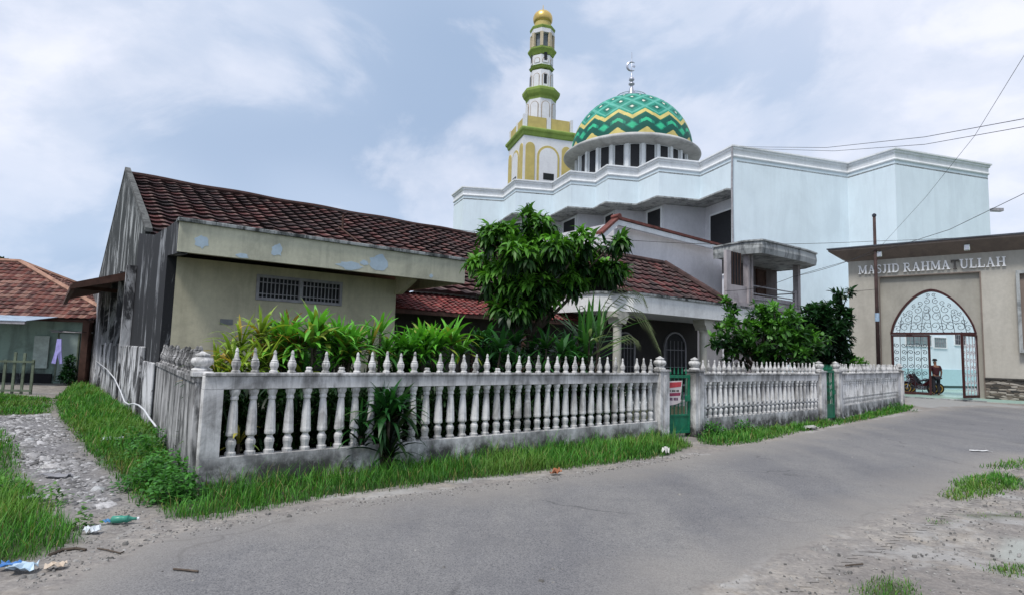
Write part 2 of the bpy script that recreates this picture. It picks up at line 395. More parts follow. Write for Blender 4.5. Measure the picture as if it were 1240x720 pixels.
GRASS = {  # name: polygon (px), density, height, label
 'verge along the fence': ([(236, 592), (300, 582), (420, 563), (560, 548), (700, 535), (806, 527), (840, 540), (800, 554), (700, 567), (600, 578), (500, 590), (400, 603), (300, 622), (245, 632), (205, 628)], 1700, .19),
 'bank beside the side wall': ([(232, 594), (214, 560), (189, 519), (150, 492), (112, 468), (88, 466), (68, 482), (72, 505), (100, 540), (138, 580), (160, 606), (205, 626), (240, 630)], 1300, .17),
 'verge beside the second fence': ([(840, 528), (995, 511), (1010, 510), (1010, 515), (960, 525), (910, 537), (878, 540), (850, 537)], 900, .15),
 'verge beside the last fence': ([(1010, 509), (1090, 491), (1108, 491), (1098, 498), (1040, 510), (1012, 515)], 500, .13),
 'tuft patch at the left edge of the lane': ([(-60, 600), (0, 585), (30, 590), (70, 625), (100, 655), (60, 672), (0, 688), (-60, 700)], 1700, .20),
 'patch left of the gravel': ([(-60, 520), (0, 520), (20, 535), (25, 560), (35, 590), (0, 590), (-60, 600)], 700, .13),
 'lawn by the wooden gate': ([(-90, 484), (0, 476), (66, 482), (62, 500), (0, 503), (-90, 505)], 500, .09),
 'patch on the right roadside': ([(1138, 601), (1160, 580), (1205, 573), (1240, 580), (1240, 590), (1200, 600), (1160, 608)], 1900, .11),
 'small patch on the right dirt': ([(1120, 629), (1150, 626), (1158, 633), (1130, 637)], 1000, .05),
 'far patch on the right': ([(1185, 565), (1240, 555), (1262, 560), (1240, 568), (1200, 570)], 600, .12),
 'sparse strip on the right dirt': ([(1150, 622), (1240, 620), (1262, 628), (1180, 628)], 350, .05),
 'patch at the right edge': ([(1182, 685), (1240, 682), (1275, 695), (1240, 702), (1200, 695)], 2600, .08),
 'patch at the bottom': ([(1036, 712), (1060, 698), (1100, 704), (1130, 730), (1100, 760), (1040, 745)], 3000, .08)}
GP = {k: pgon(v[0]) for k, v in GRASS.items()}
GRAVEL = pgon([(-80, 508), (0, 503), (62, 500), (74, 512), (104, 548), (138, 590), (150, 612), (105, 622), (75, 610), (30, 575), (10, 540), (-80, 520)])
CONC = pgon([(1096, 480), (1189, 487), (1300, 497), (1300, 503), (1140, 496), (1100, 489)])
PALE = pgon([(1185, 668), (1215, 650), (1300, 655), (1300, 685), (1220, 682)])
def nz(P, s, o=0.0):
    return np.array([mnoise.noise(Vector((x * s + o, y * s - o, o))) for x, y in P])
xs = np.concatenate([[-900, -400, -200, -110, -70, -45], np.arange(-32, -6, .25), np.arange(-6, 6, .10), np.arange(6, 30, .2), [34, 45, 70, 110, 200, 400, 900]])
ys = np.concatenate([[-300, -100, -40, -15, -5], np.arange(-2, 1.6, .4), np.arange(1.6, 9, .09), np.arange(9, 20, .18), np.arange(20, 42, .4), [48, 60, 90, 140, 250, 500, 1500]])
XX, YY = np.meshgrid(xs, ys); P2 = np.stack([XX.ravel(), YY.ravel()], 1)
near = (np.abs(P2[:, 0]) < 33) & (P2[:, 1] > -3) & (P2[:, 1] < 43)
Z = np.zeros(len(P2)); nn = nz(P2, .9, 3.7); n2 = nz(P2, 3.3, 9.1); n3 = nz(P2, .35, 5.5)
rd = sdist(P2, ROAD)
off = np.clip((-rd - .1) / .8, 0, 1)
Z[near] = (nn * .018 + n2 * .010)[near] * off[near]
def smooth(x, a_, b): t = np.clip((x - a_) / (b - a_), 0, 1); return t * t * (3 - 2 * t)
gm = np.zeros(len(P2))
for k in GP: gm = np.maximum(gm, smooth(sdist(P2, GP[k]) + nn * .1, -.03, .2))
yard = pgon([(236, 592), (805, 529), (1090, 490)]); yardpoly = np.vstack([yard, np.array([(10, 30), (-14, 24)]), pgon([(105, 466), (189, 517)])])
ym = smooth(sdist(P2, yardpoly), 0, .3)
gv = smooth(sdist(P2, GRAVEL) + nn * .25, -.3, .35); cm = smooth(sdist(P2, CONC), -.05, .05); pm = smooth(sdist(P2, PALE) + nn * .12, -.05, .1)
far = (~near).astype(float)
def addattr(me, name, arr): at = me.attributes.new(name, 'FLOAT', 'POINT'); at.data.foreach_set('value', arr.astype(np.float32))
nx = len(xs); ny = len(ys)
ii, jj = np.meshgrid(np.arange(nx - 1), np.arange(ny - 1)); q = (jj * nx + ii).ravel(); FQ = np.stack([q, q + 1, q + nx + 1, q + nx], 1)
def ground_mat(road):
    t = NT('road surface' if road else 'dirt ground'); p = t.pos()
    n1 = t.noise(p, .8, 5, .6, .2); nf = t.noise(p, 22, 5, .7); nm = t.noise(p, 4.5, 5, .65); ng = t.noise(p, 90, 3, .7)
    dirt = t.mix(t.ramp(n1, [(.35, 0), (.65, 1)]), (.235, .215, .20), (.33, .305, .275))
    dirt = t.mix(t.ramp(nm, [(.42, .65), (.60, 0)]), dirt, (.17, .16, .155))
    dirt = t.mix(t.ramp(t.noise(p, 1.7, 4, .6), [(.55, 0), (.75, .6)]), dirt, (.36, .31, .25))
    dirt = t.mix(t.ramp(nf, [(.35, .55), (.55, 0)]), dirt, (.13, .12, .115))
    dirt = t.mix(t.ramp(nf, [(.58, 0), (.75, .6)]), dirt, (.42, .41, .39))
    dirt = t.mix(t.ramp(t.noise(p, .9, 7, .62, .8), [(.54, 0), (.62, .6)]), dirt, t.mix(nm, (.30, .295, .29), (.40, .395, .385)))
    if not road:
        g = lambda s_: t.attr(s_).outputs['Fac']
        dirt = t.mix(g('gravelmask'), dirt, t.mix(t.ramp(nf, [(.4, 0), (.6, 1)]), (.12, .118, .125), (.25, .245, .25)))
        dirt = t.mix(t.math('MULTIPLY', g('grassmask'), .9), dirt, t.mix(nm, (.02, .04, .012), (.06, .08, .03)))
        dirt = t.mix(g('yard'), dirt, (.05, .055, .035)); dirt = t.mix(g('far'), dirt, (.07, .10, .045))
        dirt = t.mix(g('conc'), dirt, t.mix(nm, (.22, .22, .22), (.33, .33, .32)))
        dirt = t.mix(g('pale'), dirt, t.mix(nm, (.27, .28, .26), (.36, .37, .35)))
        return t.fin(dirt, .95, nrm=t.bump(t.math('ADD', nf, t.math('MULTIPLY', nm, 2)), .7, .02), spec=.1)
    asp = t.mix(t.ramp(n1, [(.3, 0), (.7, 1)]), (.140, .138, .144), (.185, .182, .185))
    asp = t.mix(t.ramp(t.noise(t.map(p, (1, .25, 1), (0, 0, R(-50))), .8, 4, .6), [(.42, 0), (.62, .7)]), asp, (.225, .218, .21))
    asp = t.mix(t.ramp(ng, [(.38, .75), (.5, 0)]), asp, (.055, .057, .065)); asp = t.mix(t.ramp(ng, [(.56, 0), (.72, .6)]), asp, (.30, .30, .31))
    asp = t.mix(t.ramp(nm, [(.40, .25), (.50, 0)]), asp, (.115, .115, .122))
    asp = t.mix(t.ramp(t.noise(p, .33, 6, .7, .6), [(.54, 0), (.60, .22)]), asp, (.135, .134, .14))
    asp = t.mix(t.ramp(nf, [(.60, 0), (.70, .5)]), asp, (.27, .265, .26)); asp = t.mix(t.ramp(nf, [(.30, .6), (.40, 0)]), asp, (.07, .07, .078))
    cr = t.n('ShaderNodeTexVoronoi', feature='DISTANCE_TO_EDGE', ins={'Vector': t.n('ShaderNodeVectorMath', operation='ADD', ins={0: p, 1: t.n('ShaderNodeVectorMath', operation='SCALE', ins={0: t.n('ShaderNodeTexNoise', ins={'Vector': p, 'Scale': 1.5}).outputs[1], 'Scale': .9}).outputs[0]}).outputs[0], 'Scale': .42}).outputs[0]
    crm = t.math('MULTIPLY', t.ramp(cr, [(.0, 1), (.012, 0)]), t.ramp(t.noise(p, .45, 2), [(.50, 0), (.58, .45)]))
    asp = t.mix(crm, asp, (.03, .03, .032))
    e = t.attr('edge').outputs['Fac']
    dust = t.math('SUBTRACT', 1.0, t.math('DIVIDE', t.math('ADD', e, t.math('MULTIPLY', t.math('SUBTRACT', n1, .5), 1.4)), .9), True)
    asp = t.mix(t.math('MULTIPLY', dust, .55), asp, (.27, .25, .225))
    k = t.math('ADD', t.math('ADD', e, t.math('MULTIPLY', t.math('SUBTRACT', nm, .5), .55)), t.math('MULTIPLY', t.math('SUBTRACT', nf, .5), .22))
    c = t.mix(t.ramp(k, [(.0, 0), (.10, 1)]), dirt, asp)
    return t.fin(c, .9, nrm=t.bump(t.math('ADD', ng, t.math('MULTIPLY', nf, .8)), .45, .008), spec=.2)
g = npmesh('ground', np.column_stack([P2, Z]), FQ, ground_mat(False), smooth=True)
for nme, arr in (('grassmask', gm), ('gravelmask', gv), ('yard', ym), ('conc', cm), ('pale', pm), ('far', far)): addattr(g.data, nme, arr)
tag(g, kind='structure')
keep = (rd > -.45); fk = keep[FQ].all(1); F2q = FQ[fk]; used = np.unique(F2q); remap = -np.ones(len(P2), int); remap[used] = np.arange(len(used))
rz = np.column_stack([P2, Z + .004])[used]
ro = npmesh('road', rz, remap[F2q], ground_mat(True), smooth=True); addattr(ro.data, 'edge', rd[used]); tag(ro, kind='structure')

# ------------------------------------------------------------------ grass, gravel
def inpoly(poly, n):
    lo, hi = poly.min(0), poly.max(0); out = []
    while len(out) < n:
        c = RNG.uniform(lo, hi, (n * 2, 2)); c = c[sdist(c, poly) > -.0]
        if len(c) == 0: break
        out = c if len(out) == 0 else np.vstack([out, c])
    return out[:n]
def parea(p): x, y = p[:, 0], p[:, 1]; return abs(np.dot(x, np.roll(y, 1)) - np.dot(y, np.roll(x, 1))) / 2
def blades(B, h, wid, cols, lean=.5):
    n = len(B); az = RNG.uniform(0, 2 * np.pi, n); ln = RNG.uniform(.1, lean, n) * h
    d = np.stack([np.cos(az), np.sin(az)], 1); s = np.stack([-np.sin(az + RNG.uniform(-.8, .8, n)), np.cos(az)], 1); s /= np.linalg.norm(s, axis=1)[:, None]
    base = np.column_stack([B, np.zeros(n) - .01])
    def P(f, ff, ww, sg): return base + np.column_stack([d * (ln * ff)[:, None] + s * (ww * wid * sg)[:, None], h * f])
    V = np.stack([P(0, 0, .5, -1), P(0, 0, .5, 1), P(.55, .3, .5, 1), P(.55, .3, .5, -1), P(.98, 1, .06, 1), P(.98, 1, .06, -1)], 1).reshape(-1, 3)
    k = np.arange(n)[:, None] * 6
    FF = np.concatenate([k + np.array([0, 1, 2, 3]), k + np.array([3, 2, 4, 5])], 1).reshape(-1, 4)
    return V, FF, np.repeat(cols, 2, axis=0) * np.tile(np.array([.65, 1.1]), n)[:, None]
def grass_cols(n, P):
    t = RNG.random(n)[:, None]; base = np.array([.035, .16, .020]); li = np.array([.13, .36, .045]); dry = np.array([.26, .24, .09])
    c = base + (li - base) * t ** 1.3
    k = np.clip(nz(P, 1.3, 2.2) + .1, 0, 1)[:, None]; c = c * (1 - .45 * k)
    dm = (RNG.random(n) < .08); c[dm] = dry; yl = np.clip(nz(P, .8, 6.2) * 1.6 - .1, 0, .3)[:, None]; c = c * (1 - yl) + np.array([.22, .30, .07]) * yl; return c
GL = {'verge along the fence': 'uneven green grass growing between the long fence and the road',
 'bank beside the side wall': 'thick green grass bank along the mouldy side wall and the gravel lane'}
for k, (pp, dens, hh) in GRASS.items():
    poly = GP[k]; n = int(min(parea(poly) * dens, 26000)); pts = inpoly(poly, int(n * 1.0))
    if len(pts) == 0: continue
    sdp = sdist(pts, poly); clump = nz(pts, 2.4, 7.0) * .5 + .5
    kp = RNG.random(len(pts)) < np.clip(.40 + sdp * (3 if len(pts) > 6000 else 9) + (clump - .45) * 1.1, 0.1, 1); pts = pts[kp]; sdp = sdp[kp]; clump = clump[kp]
    pts = pts + RNG.normal(0, .03, pts.shape)
    h = hh * (.3 + 1.0 * clump) * RNG.gamma(6, 1 / 6.5, len(pts)).clip(.3, 2.2) * np.clip(.5 + sdp * 2.0, .5, 1)
    dd = np.hypot(pts[:, 0], pts[:, 1])
    V, FF, cc = blades(pts, h, np.clip(.0045 * (dd / 5), .0035, .02) * RNG.uniform(.7, 1.4, len(pts)), grass_cols(len(pts), pts), .8)
    o = npmesh('grass', V, FF, M['grass'], cc); tag(o, GL.get(k, 'short green grass, ' + k), 'grass', kind='stuff')
def rock(n, pts, size, flat, zoff=0.0):
    tmpl = np.array([(-1, -1, -1), (1, -1, -1), (1, 1, -1), (-1, 1, -1), (-.7, -.7, 1), (.7, -.7, 1), (.7, .7, 1), (-.7, .7, 1)], float)
    fq = np.array([(0, 1, 5, 4), (1, 2, 6, 5), (2, 3, 7, 6), (3, 0, 4, 7), (4, 5, 6, 7)])
    V = tmpl[None] + RNG.uniform(-.35, .35, (n, 8, 3)); V *= size[:, None, None] * np.stack([np.ones(n), RNG.uniform(.5, 1, n), flat * np.ones(n)], 1)[:, None, :]
    az = RNG.uniform(0, 6.28, n); c, s = np.cos(az), np.sin(az); x = V[:, :, 0] * c[:, None] - V[:, :, 1] * s[:, None]; y = V[:, :, 0] * s[:, None] + V[:, :, 1] * c[:, None]
    tl = RNG.normal(0, .25, n); V = np.stack([x, y, V[:, :, 2] + x * tl[:, None]], 2); V[:, :, :2] += pts[:, None, :]; V[:, :, 2] += (size * flat * .4 + zoff)[:, None]
    return V.reshape(-1, 3), (fq[None] + (np.arange(n) * 8)[:, None, None]).reshape(-1, 4)
pts = inpoly(GRAVEL, 11000); sd_ = sdist(pts, GRAVEL); pts = pts[RNG.random(len(pts)) < np.clip(.2 + sd_ * 2, 0, 1) * np.clip(.6 + nz(pts, 1.1, 4) * 1.4, .1, 1)]; n = len(pts)
sz = RNG.lognormal(math.log(.017), .55, n); V, FF = rock(n, pts, sz, .28)
gcol = (RNG.uniform(.35, .72, n) ** 2.0)[:, None] * np.array([1, .985, 1.0]); gcol[RNG.random(n) < .06] = (.42, .43, .44)
M['stone'] = vcol('gravel stone', .9, noise_amt=.2, sc=30)
o = npmesh('gravel', V, FF, M['stone'], np.repeat(gcol, 5, axis=0)); tag(o, 'grey broken stones scattered over the side lane', 'gravel', kind='stuff')
RS = pgon([(845, 719), (940, 680), (1010, 650), (1080, 624), (1130, 602), (1240, 556), (1300, 600), (1300, 720)])
RS2 = pgon([(105, 625), (150, 612), (215, 628), (300, 624), (420, 606), (640, 580), (850, 547), (850, 552), (640, 588), (420, 616), (300, 636), (180, 660), (60, 712), (10, 712)])
pts = np.vstack([inpoly(RS, 1500), inpoly(RS2, 2200), inpoly(ROAD, 1300)]); n = len(pts); sz = RNG.lognormal(math.log(.0055), .5, n)
V, FF = rock(n, pts, sz, .5, .004); gcol = RNG.uniform(.08, .36, n)[:, None] * np.array([1, .97, .93])
o = npmesh('pebbles', V, FF, M['stone'], np.repeat(gcol, 5, axis=0)); tag(o, 'small loose pebbles on the road edges and bare dirt', 'pebbles', kind='stuff')
M['peel'] = plain('bare blue grey undercoat', (.42, .52, .60), .9, 0, .12, 9)
M['recess'] = plaster('shade-dark dirty recess panel', (.46, .45, .44), (.06, .06, .06), .6, .5, 1.0, .7, 1.4)  # darker base paints in the shade of the recess, with grime over it
# ------------------------------------------------------------------ fences
def lathe_mesh(name, prof, n, mat, rot=0.0):
    b = MB(); b.lathe(prof, n=n, rot=rot); me = bpy.data.meshes.new(name); me.from_pydata(b.v, [], b.f); me.materials.append(mat); me.update(); return me
BAL = [(.062, 0), (.062, .035), (.045, .05), (.047, .08), (.058, .13), (.056, .16), (.036, .19), (.036, .205), (.062, .225), (.064, .25), (.060, .28), (.054, .42), (.043, .56), (.035, .615), (.046, .63), (.046, .65), (.040, .665), (.056, .70), (.060, .72), (.060, .745)]
FIN = [(.050, 0), (.050, .022), (.034, .035), (.040, .06), (.050, .085), (.050, .125), (.040, .135), (.042, .15), (.030, .165), (.016, .235), (.021, .245), (.014, .275), (.002, .288)]
bal_me = lathe_mesh('baluster', BAL, 10, M['baluster']); fin_me = lathe_mesh('finial', FIN, 8, M['finial'])
fin_broken = lathe_mesh('finial', FIN[:4] + [(.03, .075)], 8, M['finial'])
URN = [(.115, 0), (.115, .03), (.085, .045), (.075, .06), (.11, .09), (.128, .13), (.115, .17), (.07, .195), (.085, .205), (.085, .225), (.045, .24), (.012, .265)]
urn_me = lathe_mesh('post_cap', URN, 14, M['finial']); urn_me.polygons.foreach_set('use_smooth', [True] * len(urn_me.polygons))
def fence(name, label, Fm, L, op0, op1, posts, backed, missing=(), rt=1.29, spacing=.212, b0=.33):
    t = thing(name, label, 'fence', Fm.col[3][:3]); W = Fm
    d = .07
    MB(W).box(0, L, -d - .03, d + .03, -.1, .05).box(0, L, -d, d, .05, .36).build('base_wall', M['fence'], t, bevel=.006)
    MB(W).box(0, L, -d, d, 1.105, rt - .035).box(-.0, L, -d - .02, d + .02, rt - .035, rt).build('rail', M['fence'], t, bevel=.008)
    MB(W).box(0, op0, -d, d, .36, 1.105).build('end_panel', M['fence'], t)
    if L - op1 > .01: MB(W).box(op1, L, -d, d, .36, 1.105).build('end_panel', M['fence'], t)
    if backed:
        MB(W).box(op0, op1, 0.02, d - .01, .36, 1.105).build('back_panel', M['recess'], t)
        MB(W).box(op0, op1, -.055, -.025, .555, .585).box(op0, op1, -.055, -.025, .63, .655).build('ledge', M['finial'], t)
    k = 0; x = b0
    while x < op1 - .05:
        if x > op0 + .03:
            o = shared('baluster', bal_me, t, W @ Vector((x, -.0 if not backed else -.02, .36)), rotz=random.uniform(0, .3)); o.rotation_euler.x = random.gauss(0, .012); o.rotation_euler.y = random.gauss(0, .012)
        x += spacing
    x = b0; i = 0
    while x < L - .12:
        if not any(abs(x - p) < .17 for p in posts):
            if i not in missing:
                o = shared('finial', fin_me, t, W @ Vector((x, 0, rt - .002)), rotz=random.uniform(0, .4)); o.rotation_euler.x = random.gauss(0, .03); o.rotation_euler.y = random.gauss(0, .03); o.scale.z = random.uniform(.93, 1.04)
            elif i % 2 == 0: shared('finial', fin_broken, t, W @ Vector((x, 0, rt - .002)))
        x += spacing; i += 1
    for p in posts:
        po = MB(W).box(p - .15, p + .15, -.13, .13, -.1, 1.32).box(p - .17, p + .17, -.15, .15, 1.32, 1.36).box(p - .045, p + .045, -.145, -.1305, .1, 1.25).build('post', M['fence'], t, bevel=.008)
        o = bpy.data.objects.new('post_cap', urn_me); COL.objects.link(o); o.parent = po; o.location = ORG[t] @ (W @ Vector((p, 0, 1.358)))
    return t
fence('baluster_fence', 'long weathered white baluster fence from the mouldy corner to the gate with the red notice', F1, L1 - .02, .20, 8.10, [L1 - .17], False, missing=(4, 6, 12, 18, 33))
fence('baluster_fence', 'middle white fence with relief balusters between the two green gates', F2, L2, .36, L2 - .36, [.15, L2 - .15], True, missing=(9,), b0=.45, spacing=.2)
fence('baluster_fence', 'last white fence section nearest the mosque gateway, closed behind its balusters', F3, L3, .60, L3 - .8, [.15, L3 - .15], True, missing=(5, 22), b0=.45, spacing=.2)
# side wall of the yard, mouldy
t = thing('yard_side_wall', 'short mouldy side wall topped with a crowded row of black stained finials', 'wall', FS.col[3][:3])
MB(FS).box(.085, LS, -.09, .07, -.15, 1.17).build('wall_panel', M['fence_side'], t, bevel=.01)
MB(FS).box(.10, LS, -.11, .09, 1.17, 1.24).build('coping', M['fence_side'], t, bevel=.01)
MB(FS).box(.02, .40, -.14, -.091, -.1, 1.165).box(LS - .32, LS - .05, -.15, -.092, -.15, 1.165).build('pilaster', M['fence_side'], t, bevel=.01)
x = .42
finS = lathe_mesh('finial', [(r * 1.35, z * 1.1) for r, z in FIN], 8, M['fence_side']); baS = lathe_mesh('baluster', [(r * 1.1, z * .42) for r, z in BAL], 8, M['fence_side'])
while x < LS - .05:
    o = shared('finial', finS, t, FS @ Vector((x, -.02, 1.238)), random.uniform(0, 1)); o.rotation_euler.x = random.gauss(0, .05); o.scale.z = random.uniform(.85, 1.1)
    x += .165
po = MB(FS).box(.05, .33, -.11, .11, 1.24, 1.30).build('corner_block', M['fence'], t, bevel=.01)
MB(FS).lathe([(r * .95, z * .85) for r, z in URN], (.19, 0, 1.298), 14).build('post_cap', M['finial'], po, smooth=True)

# green gates
def green_gate(label, A, B, h, notice):
    W, L = line_frame(A, B); t = thing('metal_gate', label, 'gate', W.col[3][:3])
    b = MB(W); z0 = .08
    b.box(0, .05, -.02, .02, z0, h).box(L - .05, L, -.02, .02, z0, h).box(.05, L - .05, -.02, .02, z0, z0 + .05).box(.05, L - .05, -.02, .02, h - .07, h - .01).box(.05, L - .05, -.02, .02, .42, .46)
    b.build('frame', M['greenmetal'], t, bevel=.004)
    MB(W).box(.05, L - .05, -.006, .006, z0 + .05, .42).build('kick_panel', M['greenmetal'], t)
    n = max(3, int(L / .11))
    for i in range(n):
        x = .05 + (L - .1) * (i + .5) / n
        MB(W).box(x - .008, x + .008, -.008, .008, .46, h - .07).lathe([(.008, 0), (.02, .03), (.012, .1), (.001, .17)], (x, 0, h - .01), 6).build('bar', M['greenmetal'], t)
    for cx in np.arange(.17, L - .1, .2):
        for cz in (.62, .82, 1.0):
            P = [(cx + .07 * math.cos(q) * (1 - q / 9), -.012, cz + .08 * math.sin(q) * (1 - q / 9)) for q in np.linspace(0, 6.6, 18)]
            MB(W).tube(P, .006, 4).build('scroll', M['greenmetal'], t)
    MB(W).box(L - .16, L - .03, -.06, -.021, .72, .84).build('lock_box', M['greenmetal'], t, bevel=.004)
    return W, L, t
gA, gB = onz(806, 530), onz(835, 528)
W, L, gt = green_gate('green metal pedestrian gate carrying the red and white notice', gA + Vector((.02, .02, 0)), gB, 1.26, True)
green_gate('narrow green metal gate between the middle and last white fences', onz(996.5, 510.5), onz(1010.5, 508.5), 1.38, False)
# the notice hung on the first gate
s = thing('notice_board', 'red and white paper notice hung askew on the green gate', 'notice', W @ Vector((.02, -.05, .8)))
MB(W).slab([(-.02, 1.13), (.40, 1.14), (.34, .70), (.20, .665), (-.02, .64)], 1, -.045, -.040).build('paper', plain('notice paper', (.62, .55, .55), .8, var=.1), s)
rm = plain('notice red ink', (.50, .055, .07), .7); km = plain('notice black ink', (.02, .04, .02), .7)
MB(W).slab([(.0, 1.10), (.37, 1.115), (.355, 1.02), (.0, .99)], 1, -.048, -.0455).build('red_band', rm, s)
b = MB(W); x = .01
for wd in (.035, .03, .0, .04, .03, .035, 0, .04, .03):
    if wd: b.box(x, x + wd * .75, -.048, -.0455, .915, .955)
    x += max(wd, .02) * 1.05
b.build('ink_marks', km, s)
MB(W).slab([(.0, .89), (.345, .90), (.335, .84), (.0, .83)], 1, -.048, -.0455).build('red_band', plain('notice maroon ink', (.28, .04, .09), .7), s)
b = MB(W); x = .01
for wd in (.04, .03, .04, .0, .04, .035, .04): 
    if wd: b.box(x, x + wd * .8, -.048, -.0455, .745, .80)
    x += max(wd, .02) * 1.1
b.build('ink_marks', plain('notice purple ink', (.10, .03, .09), .7), s)

# ------------------------------------------------------------------ roofs of tiles
def tile_roof(name, W, O, U, S, length, run, tw, th, parent, mat, palette, lift=.05, wav=.03, clip=None, cw=6, light_crest=.35, seed=0, jitter=.0):
    """O ridge/eave corner, U unit along the eave, S unit up the slope (3-vectors in W); rows step up the slope"""
    rng = np.random.default_rng(seed); U = Vector(U).normalized(); S = Vector(S).normalized(); N = U.cross(S).normalized()
    if N.z < 0: N = -N
    rows = int(round(run / th)); cols = int(round(length / tw)); mb = MB(W); vs = []; fs = []; cs = []
    K_ = cols * cw; rowoff = rng.normal(0, .006, (rows, cols + 1)); tint = rng.random((rows, cols)); pal = np.array(palette)
    for r in range(rows):
        v0 = r * th; v1 = min((r + 1) * th, run)
        c0 = clip((v0 + v1) / 2) if clip else (0, length); row0 = len(vs)
        for k in range(K_ + 1):
            u = min(max(k * tw / cw, c0[0]), c0[1]); ph = (k % cw) / cw; wv = wav * (math.cos(2 * math.pi * ph) * .5 + .5) ** 1.3
            j = rowoff[r][min(k // cw, cols)]
            sag = .02 * math.sin(u * .7 + seed) + .012 * math.sin(u * 1.9 + r * .3)
            P = Vector(O) + U * u + N * sag
            vs.append(P + S * (v0 - .0 + j) + N * (-.01)); vs.append(P + S * (v0 + j) + N * (lift + wv + j)); vs.append(P + S * v1 + N * (wv * .9 + .004))
        for k in range(K_):
            ua = k * tw / cw; ub = (k + 1) * tw / cw
            if ub <= c0[0] or ua >= c0[1]: continue
            a_ = row0 + k * 3; b_ = a_ + 3; col = pal[int(tint[r][min(k // cw, cols - 1)] * len(pal)) % len(pal)]
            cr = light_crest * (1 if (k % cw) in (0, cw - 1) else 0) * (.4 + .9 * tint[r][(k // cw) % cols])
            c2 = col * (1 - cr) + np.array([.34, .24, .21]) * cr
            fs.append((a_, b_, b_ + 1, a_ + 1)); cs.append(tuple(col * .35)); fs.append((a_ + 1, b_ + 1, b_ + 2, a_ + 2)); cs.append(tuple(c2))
    mb.c = []; mb.add(vs, fs, cs)
    return mb.build(name, mat, parent)
DARKT = [(.036, .012, .012), (.050, .015, .015), (.075, .022, .020), (.026, .012, .012), (.09, .03, .027), (.042, .019, .019)]
REDT = [(.21, .032, .030), (.18, .03, .028), (.24, .04, .036), (.15, .028, .026)]
CLAY = [(.12, .038, .030), (.09, .030, .026), (.16, .058, .045), (.06, .024, .021), (.22, .115, .09)]

# ------------------------------------------------------------------ the old house
H = thing('old_house', 'long old cream house with mouldy gable, dark tiled roof and pale porch behind the fence', 'house', HC)
h = MB(HF)
# gable end wall
ridge_v, ridge_z = 12.0, 7.58; eave_v, eave_z = 2.3, 3.36; rs = (ridge_z - eave_z) / (ridge_v - eave_v)
hb = lambda z: (21.3 - (21.3 - 12) * max(0, (z - 4.6)) / (7.58 - 4.6))
MB(HF).slab([(5.3, -.3), (21.6, -.3), (21.6, 4.55), (12.0, 7.80), (5.5, 4.98), (4.3, 4.45), (4.3, 3), (5.3, 3)], 0, -.02, .10).build('gable_wall', M['gable'], H)
MB(HF).slab([(4.2, 4.40), (5.45, 4.95), (12.0, 7.78), (21.7, 4.51), (21.7, 4.58), (12.0, 7.90), (5.4, 5.06), (4.2, 4.50)], 0, -.035, .125).build('gable_coping', plaster('dark gable coping', (.13, .135, .13), (.03, .03, .03), .8, .7, 0, 1, 1.5), H)
MB(HF).slab([(-1.1, 3.22), (0, 3.30), (0, -.3), (5.29, -.3), (5.29, 4.5), (4.4, 4.36), (2.2, 4.02), (.2, 3.9), (-1.1, 3.86)], 0, -.05, .12).build('side_wall', M['blackwall'], H)
lw = MB(HF)
lw.box(-.11, -.055, .25, 1.9, -.3, 1.22).box(-.15, -.055, 1.9, 6.0, -.3, 1.52).box(-.20, -.055, 6.0, 11.9, -.4, 1.57).box(-.27, -.055, 11.9, 12.3, -.4, 1.85)
lw.build('low_wall', M['lowwall'], H, bevel=.03)
MB(HF).box(-.36, -.06, 12.3, 23.5, -.6, 3.72).build('rear_wall', M['lowwall'], H, bevel=.03)
for v_, w_ in ((5.1, .16), (6.95, .22), (9.4, .2), (11.5, .22)): MB(HF).box(-.28, -.06, v_, v_ + w_, 1.5, 3.6).build('wall_post', M['lowwall'], H)
MB(HF).box(-.10, -.05, 7.2, 9.4, 1.57, 3.55).box(-.10, -.05, 9.6, 11.5, 1.57, 3.55).build('dark_opening', M['dark'], H)
# front room
MB(HF).box(.12, 1.66, 0, .15, -.2, 3.3).box(3.49, 4.9, 0, .15, -.2, 3.3).box(1.66, 3.49, 0, .15, 3.08, 3.3).box(1.66, 3.49, 0, .15, 2.44, 2.60).box(1.66, 3.49, 0, .15, -.2, .9).build('front_wall', M['cream'], H)
MB(HF).box(4.75, 4.9, .15, 2.4, -.2, 3.3).build('return_wall', M['cream'], H)
def hwindow(u0, u1, z0, z1, panes, bars, depth=.05, mat_frame='grille'):
    wdw = MB(HF).box(u0, u1, -.03, depth, z1 - .06, z1).box(u0, u1, -.03, depth, z0, z0 + .06).box(u0, u0 + .06, -.03, depth, z0 + .06, z1 - .06).box(u1 - .06, u1, -.03, depth, z0 + .06, z1 - .06)
    for i in range(1, panes):
        x = u0 + (u1 - u0) * i / panes; wdw.box(x - .035, x + .035, -.03, depth, z0 + .06, z1 - .06)
    o = wdw.build('window', M[mat_frame], H)
    MB(HF).box(u0 + .05, u1 - .05, depth + .02, depth + .04, z0 + .02, z1 - .02).build('pane', M['dark'], o)
    for i in range(bars):
        x = u0 + .1 + (u1 - u0 - .2) * (i + .5) / bars
        MB(HF).box(x - .009, x + .009, 0, .02, z0 + .06, z1 - .06).build('bar', M['grille'], o)
    MB(HF).box(u0 + .06, u1 - .06, -.004, .0, z0 + .13, z0 + .15).box(u0 + .06, u1 - .06, -.004, .0, z1 - .17, z1 - .15).build('crossbar', M['grille'], o)
    return o
hwindow(1.63, 3.52, 2.57, 3.11, 2, 20)
MB(HF).box(1.55, 3.62, .8, .9, .8, 3.3).build('inner_screen', M['dark'], H)
o = MB(HF).box(1.64, 1.70, -.02, .06, .9, 2.44).box(3.45, 3.51, -.02, .06, .9, 2.44).box(2.55, 2.62, -.02, .06, .9, 2.44)
